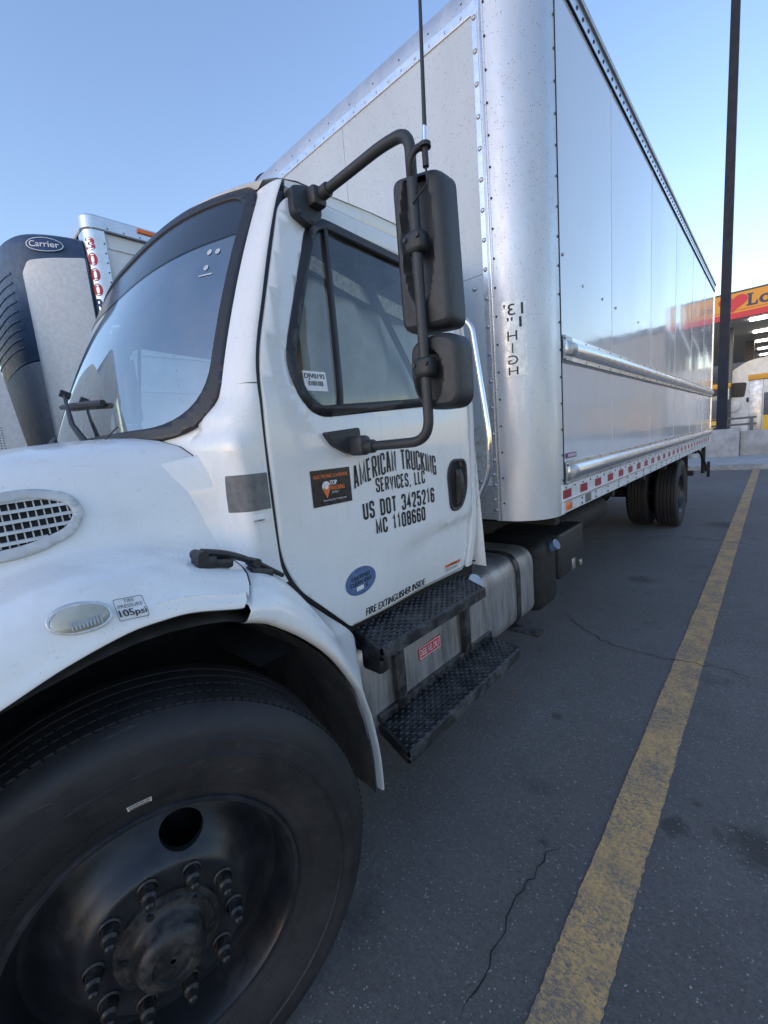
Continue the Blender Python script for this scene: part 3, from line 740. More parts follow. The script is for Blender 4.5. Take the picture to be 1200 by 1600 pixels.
# windshield glass and its black frame
FO = fillet([(-1.02, -.02), (1.02, -.02), (1.02, 1.015), (-1.02, 1.015)], [.22, .24, .11, .11], 10)
FI = fillet([(-.972, .034), (.972, .034), (.972, .972), (-.972, .972)], [.21, .23, .10, .10], 10)
cu = frange(-1, 1, 40); cv = frange(0, 1, 16)
sheet(inset(FO, .012), [], lambda s, t: WS(s, t, .001), cu, cv).mk('windshield', 'windshield_glass', truck, 60, out=(0, -1, .3))
wsf = sheet(FO, [FI], lambda s, t: WS(s, t, .010), frange(-1, 1, 90), frange(0, 1, 40)).mk('windshield_seal', 'rubber_seal', truck, 60, solid=.02, out=(0, -1, .3))
# tint band along the top of the glass
TB = [(-.965, .97), (-.965, .80)]+[(s, .80-.045*(1-s*s)) for s in frange(-.9, .9, 16)]+[(.965, .80), (.965, .97)]
sheet(TB, [], lambda s, t: WS(s, t, .004), cu, cv).mk('tint_band', 'shade_band', truck, 60, out=(0, -1, .3))
# small stickers inside the glass
for s_, t_, r_ in ((.86, .74, .011), (.90, .735, .011), (.865, .67, .011)):
    q = [(s_+r_*math.cos(a)*1.0, t_+r_*math.sin(a)*1.1) for a in frange(0, 2*math.pi, 14)[:-1]]
    sheet(q, [], lambda s, t: WS(s, t, .003)).mk('glass_sticker', 'clear_label', truck, 0)
sheet(quad(.84, .90, .635, .641), [], lambda s, t: WS(s, t, .003)).mk('glass_sticker', 'clear_label', truck, 0)
# wipers
for (pv, jt, b0, b1) in (((.42, -.01), (-.14, .285), (-.40, .265), (.43, .175)), ((-.62, -.02), (-.80, .12), (-.95, .16), (-.3, .04))):
    wa = Geo().tube([WS(*pv, .03), WS(lerp(pv[0], jt[0], .35), lerp(pv[1], jt[1], .35), .045), WS(*jt, .045)], lambda t: .014-.008*t, 8).mk('wiper_arm', 'black_plastic', truck)
    Geo().tube([WS(lerp(b0[0], b1[0], k), lerp(b0[1], b1[1], k), .016) for k in frange(0, 1, 8)], .011, 8).mk('wiper_blade', 'rubber_seal', wa)
    Geo().cyl(WS(*jt, .02), WS(*jt, .06), .016, n=10).mk('wiper_joint', 'black_plastic', wa)
Geo().tube([WS(.50, -.005, .02), WS(.58, .0, .04), WS(.66, .035, .05)], .003, 6).mk('washer_hose', 'black_plastic', truck)
# grey square patch and barcode label on the cowl side
pm = lambda o: (lambda y, z: (sx(z)-.0005+o-.022*smooth01(.70, .60, y), y, z))
# ---- doors
def far(fn): return fn
dcu = frange(.75, 1.9, 26); dcv = frange(.93, 2.46, 40)
for MIRX in (False, True):
    door = sheet(DOOR, [inset(WINDOW, .012)], doormap(0), dcu, dcv).mk('door', 'white_paint', truck, 30, solid=.028, out=(1, 0, 0))
    GI = inset(WINDOW, .036)
    sheet(WINDOW, [GI], doormap(.003), dcu, dcv).mk('window_seal', 'rubber_seal', door, 40, solid=.02, out=(1, 0, 0))
    sheet(inset(WINDOW, .03), [], doormap(-.014), dcu, dcv).mk('window_pane', 'side_glass', door, 60, out=(1, 0, 0))
    rws = []
    for t_ in frange(0, 1, 10):
        y = lerp(1.062, 1.137, t_); z = lerp(1.735, 2.385, t_); x = doorx(y, z)
        rws.append([(x-.016, y-.010, z), (x+.0, y-.009, z), (x+.002, y, z), (x+.0, y+.009, z), (x-.016, y+.010, z)])
    Geo().grid(rws).mk('window_divider', 'rubber_seal', door, 40, out=(1, 0, 0))
    inn = sheet(inset(DOOR, .03), [inset(WINDOW, .0)], doormap(-.06), dcu, dcv).mk('door_trim', 'interior', door, 0)
    # handle: recessed cup with a paddle
    if not MIRX:
        near_door = door
        HC = fillet([(1.700, 1.245), (1.80, 1.245), (1.865, 1.34), (1.865, 1.495), (1.735, 1.50), (1.690, 1.44)], [.05, .05, .06, .05, .05, .04], 6)
        sheet(HC, [inset(HC, .016)], doormap(.006), frange(1.7, 1.86, 6), frange(1.25, 1.49, 8)).mk('handle_bezel', 'black_plastic', door, 40, solid=.02, out=(1, 0, 0))
        sheet(inset(HC, .012), [], lambda y, z: (doorx(y, z)+.002-.0*pdist((y, z), HC), y, z), frange(1.7, 1.86, 6), frange(1.25, 1.49, 8)).mk('handle_cup', 'dark_gap', door, 40)
        rws = []
        for t_ in frange(0, 1, 12):
            z = lerp(1.275, 1.445, t_); h_ = .010+.022*math.sin(math.pi*t_)**.6; w_ = .018; yc_ = 1.772+.012*t_
            rws.append([(doorx(yc_, z)+.004, yc_-w_, z), (doorx(yc_, z)+h_, yc_-w_*.8, z), (doorx(yc_, z)+h_+.004, yc_, z), (doorx(yc_, z)+h_, yc_+w_*.8, z), (doorx(yc_, z)+.004, yc_+w_, z)])
        Geo().grid(rws).mk('door_handle', 'black_plastic', door, 60)
        Geo().cyl((doorx(1.80, 1.47)+.002, 1.80, 1.47), (doorx(1.80, 1.47)+.012, 1.80, 1.47), .013, n=14).mk('lock', 'hub_steel', door)
MIRX = False
door = near_door
D2, D3 = doormap(.0015), doormap(.0026)
# door lettering
def arch(a, b):
    bow = .047*(1-(2*a-1)**2)
    return (lerp(1.078, 1.605, a), lerp(1.436, 1.522, b)+bow)
gothic('AMERICAN TRUCKING', 1.078, 1.605, 1.436, 1.524, D2, 'ink_black', door, .108, arch)
gothic('SERVICES, LLC', 1.195, 1.515, 1.411, 1.468, D2, 'ink_black', door, .14)
gothic('US DOT 3425216', 1.112, 1.577, 1.316, 1.383, D2, 'ink_black', door, .155)
gothic('MC 1108660', 1.175, 1.50, 1.245, 1.307, D2, 'ink_black', door, .165)
lettering('FIRE EXTINGUISHER INSIDE', 1.09, 1.50, .934, .966, D2, 'ink_black', door, .0, fat=(-.0012, .0012))
# log book sticker
lb = sheet(quad(.881, 1.063, 1.400, 1.526), [], D2, frange(.9, 1.05, 6), frange(1.41, 1.52, 5)).mk('logbook_sticker', 'label_black', door, 0)
lettering('ELECTRONIC LOGBOOK', .893, 1.050, 1.497, 1.509, D3, 'label_orange', lb, .0, fat=(-.0006, .0006))
lettering('TOP', .963, .995, 1.470, 1.486, D3, 'text_white', lb, .0, fat=(-.001, .001)); lettering('TRACKING', .963, 1.030, 1.452, 1.467, D3, 'label_orange', lb, .0, fat=(-.0008, .0008))
lettering('SYSTEM', .968, .998, 1.440, 1.447, D3, 'text_white', lb, .0); lettering('Empowering Top Tracking System', .927, 1.035, 1.414, 1.422, D3, 'text_white', lb, .0)
pin = [(.945+.019*math.cos(a), 1.466+.019*math.sin(a)) for a in frange(R(-30), R(210), 20)]
sheet(pin+[(.945, 1.424)], [], D3).mk('pin_mark', 'label_orange', lb, 0)
sheet([(.945+.019*math.cos(a), 1.4665+.019*math.sin(a)) for a in frange(R(20), R(200), 16)]+[(.945+.010*math.cos(a), 1.466+.010*math.sin(a)) for a in frange(R(200), R(20), 16)], [], doormap(.0032)).mk('pin_arc', 'text_white', lb, 0)
sheet(ov(.945, 1.466, .009, .009), [], doormap(.0036)).mk('pin_dot', 'text_white', lb, 0)
# clean idle oval
cs = sheet(ov(1.068, 1.088, .082, .054, .06), [], D2, frange(1, 1.14, 5)).mk('clean_idle_badge', 'label_blue', door, 0)
csk = skew(D3, 1.068, 1.09, .08)
lettering('CERTIFIED', 1.018, 1.118, 1.098, 1.113, csk, 'ink_black', cs, .012); lettering('CLEAN IDLE', 1.010, 1.124, 1.077, 1.092, csk, 'ink_black', cs, .012)
sheet(quad(1.040, 1.078, 1.054, 1.071), [], csk).mk('badge_chip', 'label_white', cs, 0)
lettering('c', 1.090, 1.103, 1.056, 1.070, csk, 'ink_black', cs, .03)
# warning label low on the door
wl = sheet(quad(1.665, 1.805, .942, .984, .004), [], D2, frange(1.66, 1.8, 4)).mk('warning_label', 'label_white', door, 0)
sheet(quad(1.667, 1.803, .968, .983), [], D3, frange(1.66, 1.8, 4)).mk('warning_band', 'label_orange', wl, 0)
lettering('WARNING', 1.70, 1.77, .971, .980, doormap(.0036), 'ink_black', wl, .02)
g = Geo()
for k in range(3):
    h = sheet(quad(1.672, 1.79-.02*(k % 2), .948+k*.006, .9500+k*.006), [], D3, frange(1.66, 1.8, 4)); g.add(h.v, h.f)
g.mk('fine_print', 'ink_black', wl, 0)
# barcode sticker in the side window
D4 = doormap(-.012)
wsick = sheet(quad(.918, 1.017, 1.795, 1.862, .003), [], D4, frange(.92, 1.01, 4), frange(1.8, 1.86, 3)).mk('window_sticker', 'label_white', door, 0)
lettering('DJV0192', .923, 1.011, 1.832, 1.854, doormap(-.011), 'ink_black', wsick, .0, fat=(-.0008, .0008))
def barcode(y0, y1, z0, z1, fn, parent, n=26):
    g = Geo(); y = y0; rnd = random.Random(3)
    while y < y1:
        w = rnd.choice((.5, .5, 1, 1.5))*(y1-y0)/n/1.4; h = sheet(quad(y, min(y+w, y1), z0, z1), [], fn); g.add(h.v, h.f); y += w+rnd.choice((.5, .8, 1.2))*(y1-y0)/n/1.4
    return g.mk('barcode', 'ink_black', parent, 0)
barcode(.932, .998, 1.813, 1.829, doormap(-.011), wsick)
# patch on cowl side
def cowlmap(off):
    def f(y, z):
        row = min(PR, key=lambda r: abs(r[0][2]-z)); row = row[1:18]
        for a, b in zip(row, row[1:]):
            if min(a[1], b[1]) <= y <= max(a[1], b[1]):
                t = (y-a[1])/(b[1]-a[1]+1e-9); return (lerp(a[0], b[0], t)+off, y, z)
        return (row[-1][0]+off, y, z)
    return f
gp = sheet(quad(.612, .718, 1.428, 1.540, .003), [], cowlmap(.0025), frange(.61, .72, 8), frange(1.43, 1.54, 4)).mk('grey_patch', 'grey_patch', truck, 70)
lbk = sheet(quad(.650, .706, 1.390, 1.416, .002), [], cowlmap(.0025), frange(.65, .71, 5)).mk('cowl_label', 'label_white', truck, 0)
barcode(.654, .690, 1.394, 1.400, cowlmap(.0035), lbk, 18)
# ---- cab interior
Geo().bb(XC-1.0, XC+1.0, .62, 1.0, 1.25, 1.60, .06).mk('dashboard', 'interior', truck)
Geo().add([(XC-1.0, 1.93, .95), (XC+1.0, 1.93, .95), (XC+.95, 1.93, 2.45), (XC-.95, 1.93, 2.45)], [(0, 1, 2, 3)]).mk('cab_back_trim', 'interior_lite', truck, 0)
Geo().add([(XC-.95, .98, 2.455), (XC+.95, .98, 2.455), (XC+.95, 1.95, 2.47), (XC-.95, 1.95, 2.47)], [(0, 1, 2, 3)]).mk('headliner', 'interior_lite', truck, 0)
Geo().add([(XC-1.03, .62, .93), (XC+1.03, .62, .93), (XC+1.03, 1.97, .93), (XC-1.03, 1.97, .93)], [(0, 1, 2, 3)]).mk('cab_floor', 'interior', truck, 0)
for sx_ in (-1, 1):
    s_ = Geo().bb(XC+sx_*.55-.25, XC+sx_*.55+.25, 1.25, 1.75, 1.25, 1.42, .05).mk('seat', 'interior', truck)
    Geo().box((XC+sx_*.55, 1.75, 1.75), (.48, .14, .72), .06, rt(.15)).mk('seat_back', 'interior', s_)
    Geo().box((XC+sx_*.55, 1.80, 2.15), (.28, .10, .16), .04).mk('head_rest', 'interior', s_)
sw = Geo(); A_ = Vector((XC+.55, 1.02, 1.66)); rm = rt(R(-55))
sw.tube([A_+rm @ Vector((.21*math.cos(a), .21*math.sin(a), 0)) for a in frange(0, 2*math.pi, 32)], .014, 8, caps=False)
sw.tube([A_+rm @ Vector((-.2, 0, 0)), A_+rm @ Vector((.2, 0, 0))], .016, 6).cyl(A_, A_+rm @ Vector((0, 0, -.35)), .03)
sw.mk('steering_wheel', 'interior', truck)
rws = [[(-1.24, lerp(1.28, 1.80, t_), lerp(2.30, 1.60, t_)), (-1.24, lerp(1.28, 1.80, t_)+.045, lerp(2.30, 1.60, t_)+.01)] for t_ in frange(0, 1, 10)]
Geo().grid(rws).mk('seat_belt', 'ink_black', truck, 0)
plain('beige_trim', (.62, .56, .46), .8, 0, .3, 60)
HT = [(1.02, 2.285, 2.245), (1.10, 2.29, 2.235), (1.2, 2.262, 2.205), (1.35, 2.235, 2.175), (1.6, 2.20, 2.14), (1.85, 2.185, 2.125)]
Geo().grid([[(-1.262, y, a), (-1.262, y, b)] for y, a, b in HT]).mk('curtain_trim', 'beige_trim', truck, 0)
Geo().grid([[(-1.261, y, a+.010), (-1.261, y, a)] for y, a, b in HT]).mk('curtain_piping', 'ink_black', truck, 0)
Geo().grid([[(-1.261, y, b), (-1.261, y, b-.007)] for y, a, b in HT]).mk('curtain_piping', 'ink_black', truck, 0)
plain('curtain_grey', (.70, .71, .70), .9, 0, .15, 5)
Geo().grid([[(-1.30+.012*math.sin(y*40), y, b), (-1.30+.012*math.sin(y*40), y, 1.55)] for y in frange(1.02, 1.88, 60) for b in (stab([(a, c) for a, _, c in HT], y),)]).mk('curtain', 'curtain_grey', truck, 60)
# ---- mirrors
for MIRX in (False, True):
    arm = Geo().tube([(-1.20, 1.085, 2.455), (-.90, 1.10, 2.478), (-.803, 1.10, 2.465), (-.803, 1.10, 1.592), (-1.12, 1.085, 1.592)], .0165, 14, bend=.075).mk('mirror_arm', 'mirror_plastic', truck, 60)
    # brackets on the door
    BL = fillet([(.948, 1.652), (1.116, 1.665), (1.112, 1.605), (1.06, 1.57), (.985, 1.605)], .015, 4)
    b = Geo().prism(BL, lambda u, v, t: (doorx(u, v)+t-.01, u, v), 0, .035)
    b.box((-1.10, 1.078, 1.598), (.075, .055, .07), .015).cyl((-1.09, 1.082, 1.592), (-1.035, 1.087, 1.592), .024, n=18)
    b.mk('lower_bracket', 'mirror_plastic', arm, 40, bevel=.004)
    BU = fillet([(.975, 2.375), (1.05, 2.352), (1.105, 2.40), (1.105, 2.462), (1.06, 2.492), (.985, 2.468)], .02, 4)
    b = Geo().prism(BU, lambda u, v, t: (sx(v)+t-.01, u, v), 0, .036)
    b.box((-1.195, 1.075, 2.448), (.05, .06, .062), .012).cyl((-1.19, 1.085, 2.455), (-1.14, 1.087, 2.459), .0225, n=18)
    for yy, zz in ((1.0, 2.385), (1.05, 2.372)): b.cyl((sx(zz)+.02, yy, zz), (sx(zz)+.031, yy, zz), .009, n=8)
    b.mk('upper_bracket', 'mirror_plastic', arm, 40, bevel=.004)
    # mirror heads: rounded dish, deepest at the middle; front (rear of the truck) holds the glass
    def head(outline, y0, depth, name, rec):
        cx = sum(p[0] for p in outline)/len(outline); cz = sum(p[1] for p in outline)/len(outline)
        sc_pt = lambda p, q: (cx+(p[0]-cx)*q, cz+(p[1]-cz)*q)
        ins = [outline, outline, inset(outline, .003), inset(outline, .008), inset(outline, .018)]
        dys = [depth, depth*.45, .018, .006, 0]
        rows = [[(p[0], y0+d, p[1]) for p in o_] for o_, d in zip(ins, dys)]
        g = Geo().grid(rows, True); g.f.append(tuple(range(len(outline)))); g.mi.append(0)
        def fmap_(x, z):
            e = 1-((x-rec[0])/rec[1])**2-((z-rec[2])/rec[3])**2
            return (x, y0-.004*smooth01(0, .06, pdist((x, z), ins[4]))+.030*smooth01(0, .35, e), z)
        xs = [p[0] for p in ins[4]]; zs = [p[1] for p in ins[4]]
        h = sheet(ins[4], [], fmap_, frange(min(xs), max(xs), 26)[1:-1], frange(min(zs), max(zs), 40)[1:-1]); g.add(h.v, h.f)
        o = g.mk(name, 'mirror_plastic', arm, 40)
        gl = inset(outline, .014)
        Geo().add([(x, y0+depth+.002, z) for x, z in gl], [tuple(range(len(gl)))]).mk('mirror_glass' if name == 'mirror_housing' else 'convex_glass', 'chrome', arm, 0)
        return o
    def dense(p, n=10):
        out = []
        for i in range(len(p)):
            a = p[i]; b_ = p[(i+1) % len(p)]; m = max(1, int(math.hypot(b_[0]-a[0], b_[1]-a[1])/.012))
            out += [(lerp(a[0], b_[0], k/m), lerp(a[1], b_[1], k/m)) for k in range(m)]
        return out
    MO = dense(fillet([(-.904, 2.395), (-.722, 2.355), (-.712, 1.925), (-.902, 1.938)], [.045, .04, .035, .04], 6))
    head(MO, 1.120, .085, 'mirror_housing', (-.815, .062, 2.20, .21))
    CO = dense(fillet([(-.875, 1.905), (-.76, 1.920), (-.695, 1.89), (-.695, 1.685), (-.845, 1.69), (-.885, 1.78)], [.04, .05, .05, .055, .05, .05], 6))
    head(CO, 1.120, .080, 'convex_housing', (-.805, .055, 1.79, .085))
    for zc in (2.17, 1.815):
        b = Geo().box((-.803, 1.103, zc), (.066, .056, .062), .016, None, 0, 3)
        for s_ in (-1, 1): b.cyl((-.803+s_*.022, 1.07, zc+.008), (-.803+s_*.022, 1.079, zc+.008), .007, n=8)
        b.mk('mirror_clamp', 'black_plastic', arm, 40)
    if not MIRX:
        Geo().cyl((-.805, 1.072, 2.178), (-.805, 1.075, 2.178), .004, n=8)
        # antenna
        an = Geo().tube([(-.748, 1.10, 2.452), (-.742, 1.10, 2.62), (-.735, 1.10, 2.80), (-.722, 1.10, 3.35)], lambda t: .0062-.003*t, 8).mk('antenna', 'black_plastic', arm, 60)
        g = Geo().cyl((-.752, 1.10, 2.395), (-.748, 1.10, 2.47), .0065, .005, 10)
        g.mk('antenna_ferrule', 'chrome', arm, 50)
        g = Geo().tube([(-.80, 1.092, 2.345), (-.792, 1.078, 2.375), (-.775, 1.085, 2.40), (-.752, 1.10, 2.405)], .010, 8, bend=.02).cyl((-.752, 1.10, 2.398), (-.752, 1.10, 2.408), .018, n=14).cyl((-.752, 1.10, 2.35), (-.752, 1.10, 2.398), .009, n=10)
        g.mk('antenna_mount', 'black_plastic', arm, 50)
        Geo().tube([(-.752, 1.10, 2.35), (-.742, 1.085, 2.33), (-.735, 1.085, 2.30), (-.765, 1.08, 2.28), (-.795, 1.085, 2.27)], .003, 6, bend=.02).mk('antenna_cable', 'black_plastic', arm, 50)
MIRX = False
# ---- grab handle
gh = Geo().tube([(-1.20, 1.985, 2.20), (-1.155, 2.0, 2.15), (-1.085, 2.0, 1.60), (-1.092, 2.0, 1.40), (-1.17, 2.0, 1.26)], .0155, 14, bend=.06).mk('grab_handle', 'chrome', truck, 60)
Geo().box((-1.185, 1.99, 1.245), (.035, .03, .05), .008).mk('handle_foot', 'steel_grey', gh)
# ---- fuel tank, steps
g = Geo(); prof = fillet([(-1.20, .345), (-1.20, .825), (-1.80, .825), (-1.80, .345)], [.09, .13, .13, .09], 8)
n = len(prof); rows = []
for y, k in ((1.0, .80), (1.01, .93), (1.03, 1), (2.74, 1), (2.762, .965), (2.772, .90)):
    rows.append([(lerp(-1.50, u, k), y, lerp(.585, v, k)) for u, v in prof])
g.grid(rows, True); g.f += [tuple(range(n)), tuple(range(5*n, 6*n))]; g.mi += [0, 0]
tank = g.mk('fuel_tank', 'tank_alu', truck, 40)
for y in (1.277, 1.83, 2.50):
    pr2 = [(lerp(-1.50, u, 1.01), lerp(.585, v, 1.012)) for u, v in prof]; pr3 = [(lerp(-1.50, u, 1.025), lerp(.585, v, 1.03)) for u, v in prof]
    rows = [[(u, y-.026, v) for u, v in pr2], [(u, y-.024, v) for u, v in pr3], [(u, y+.024, v) for u, v in pr3], [(u, y+.026, v) for u, v in pr2]]
    Geo().grid(rows, True).mk('tank_strap', 'step_black', tank, 40)
Geo().cyl((-1.25, 1.965, .765), (-1.205, 1.955, .800), .040, .040, 20).cyl((-1.215, 1.957, .792), (-1.182, 1.950, .818), .046, .043, 12).mk('tank_cap', 'steel_grey', tank, 40)
LX = -1.1975
dl = Geo().add([(LX, 1.435, .572), (LX, 1.612, .578), (LX, 1.612, .640), (LX, 1.435, .634)], [(0, 1, 2, 3)]).mk('fuel_label', 'label_red', tank, 0)
tm = lambda o: (lambda y, z: (LX+o, y, z))
lettering('DIESEL FUEL ONLY', 1.449, 1.598, .590, .622, tm(.0012), 'text_white', dl, .0)
sheet(quad(1.440, 1.607, .578, .634), [quad(1.443, 1.604, .581, .631)], tm(.0012)).mk('label_border', 'text_white', dl, 0)
def tread(name, pin, z, lipdrop, parent, pitch=.0215):
    """perforated grip plate over the quad pin (4 xy corners: inner-front, outer-front, outer-rear, inner-rear) with holes and raised rings"""
    A, B, Cc, Dd = [Vector(p) for p in pin]
    L = ((Dd-A).length+(Cc-B).length)/2; Wd = ((B-A).length+(Cc-Dd).length)/2
    nx = max(2, round(L/pitch)); ny = max(2, round(Wd/pitch)); g = Geo(); rnd = random.Random(5)
    def P2(a, b): p = A.lerp(B, b); q = Dd.lerp(Cc, b); return p.lerp(q, a)
    for i in range(nx):
        for j in range(ny):
            off = .5 if j % 2 else 0
            c = [P2(i/nx, j/ny), P2((i+1)/nx, j/ny), P2((i+1)/nx, (j+1)/ny), P2(i/nx, (j+1)/ny)]
            m = [(c[k]+c[(k+1) % 4])/2 for k in range(4)]; ctr = sum(c, Vector((0, 0)))/4
            loop = [c[0], m[0], c[1], m[1], c[2], m[2], c[3], m[3]]
            big = (i+j) % 2 == 0
            r0 = pitch*(.30 if big else .20); h = .0045 if big else .0
            ring = lambda r, zz: [(ctr.x+(q-ctr).normalized().x*r, ctr.y+(q-ctr).normalized().y*r, zz) for q in loop]
            v = [(q.x, q.y, z) for q in loop]+ring(r0*1.5, z)+ring(r0, z+h)+ring(r0*.96, z-.006)
            f = [(a*8+k, a*8+(k+1) % 8, (a+1)*8+(k+1) % 8, (a+1)*8+k) for a in range(3) for k in range(8)]
            g.add(v, f)
    o = g.mk(name, 'step_black', parent, 30, recalc=False)
    e = Geo()
    # folded edges and dark underside
    C3 = lambda p, zz: (p.x, p.y, zz)
    for a, b in ((A, B), (B, Cc), (Cc, Dd), (Dd, A)):
        d = (b-a).normalized(); nn = Vector((d.y, -d.x))
        if (nn.dot((a+b)/2-(A+B+Cc+Dd)/4)) < 0: nn = -nn
        e.grid([[C3(a, z+.001), C3(b, z+.001)], [C3(a+nn*.007, z-.003), C3(b+nn*.007, z-.003)], [C3(a+nn*.009, z-.012), C3(b+nn*.009, z-.012)], [C3(a+nn*.009, z-lipdrop), C3(b+nn*.009, z-lipdrop)], [C3(a-nn*.01, z-lipdrop-.004), C3(b-nn*.01, z-lipdrop-.004)]])
    e.mk('step_edge', 'step_black', o, 40)
    Geo().add([C3(q, z-.03) for q in (A, B, Cc, Dd)], [(0, 1, 2, 3)]).mk('step_underside', 'dark_gap', o, 0)
    return o
tread('upper_step', [(-1.25, 1.075), (-1.0, .995), (-1.0, 1.72), (-1.25, 1.86)], .882, .045, truck)
tread('lower_step', [(-1.205, 1.15), (-.99, 1.08), (-1.0, 2.07), (-1.195, 2.11)], .425, .05, truck)
Geo().bb(-1.215, -1.180, 1.13, 2.10, .432, .468, .004).mk('step_bracket', 'step_black', truck)
for y in (1.277, 1.83): Geo().bb(-1.199, -1.172, y-.030, y+.030, .44, .85, .004).mk('step_bracket', 'step_black', truck)
Geo().box((-1.09, 1.05, .80), (.10, .06, .10), .012).mk('step_bracket', 'step_black', truck)
Geo().bb(-1.22, -1.05, 1.03, 1.75, .815, .846, .006).mk('step_bracket', 'step_black', truck)
Geo().bb(-1.40, -1.20, .99, 1.95, .855, .925).mk('sill', 'dark_gap', truck)
Geo().bb(-1.40, -1.06, 2.46, 2.55, .305, .328, .006).mk('tank_foot', 'step_black', truck)
# DEF tank and battery box, frame, axle
df = Geo().bb(-1.78, -1.205, 2.86, 3.22, .28, .80, .07, 0, 3).mk('exhaust_fluid_tank', 'under_black', truck)
Geo().cyl((-1.23, 3.10, .73), (-1.165, 3.09, .765), .042, .040, 14).mk('fluid_cap', 'label_blue', df)
bx = Geo().bb(-1.80, -1.20, 3.25, 3.80, .43, .80, .025, 0, 3).mk('battery_box', 'black_plastic', truck)
Geo().bb(-1.205, -1.19, 3.50, 3.56, .45, .54, .004).mk('box_latch', 'rivet', bx)
Geo().bb(-1.205, -1.185, 3.68, 3.72, .44, .49, .004).mk('box_latch', 'rivet', bx)
for s in (-1, 1): Geo().bb(XC+s*.42-.04, XC+s*.42+.04, -.5, 10.2, .72, .97).mk('frame_rail', 'under_black', truck, 0)
for y in (2.7, 4.0, 5.2, 6.4, 7.3, 8.2, 9.3): Geo().bb(XC-1.2, XC+1.2, y-.04, y+.04, 1.0, 1.12).mk('cross_member', 'under_black', truck, 0)
Geo().cyl((XC-1.0, 7.75, .52), (XC+1.0, 7.75, .52), .09, n=16).revolve([(.02, -.2), (.2, -.1), (.22, 0), (.2, .1), (.02, .2)], (XC, 7.75, .52), (0, 1, 0), 20).mk('rear_axle', 'under_black', truck)
Geo().cyl((XC-1.0, .22, .45), (XC+.9, .22, .45), .06, n=12).mk('front_axle', 'under_black', truck)
Geo().cyl((XC, 2.2, .6), (XC, 7.6, .55), .06, n=12).mk('drive_shaft', 'under_black', truck)
Geo().cyl((XC+.75, 3.7, .72), (XC+.75, 5.0, .72), .14, n=18).mk('air_tank', 'under_black', truck)
Geo().bb(XC-.5, XC+.5, .4, 2.0, .55, .92).mk('gearbox', 'under_black', truck, 0)
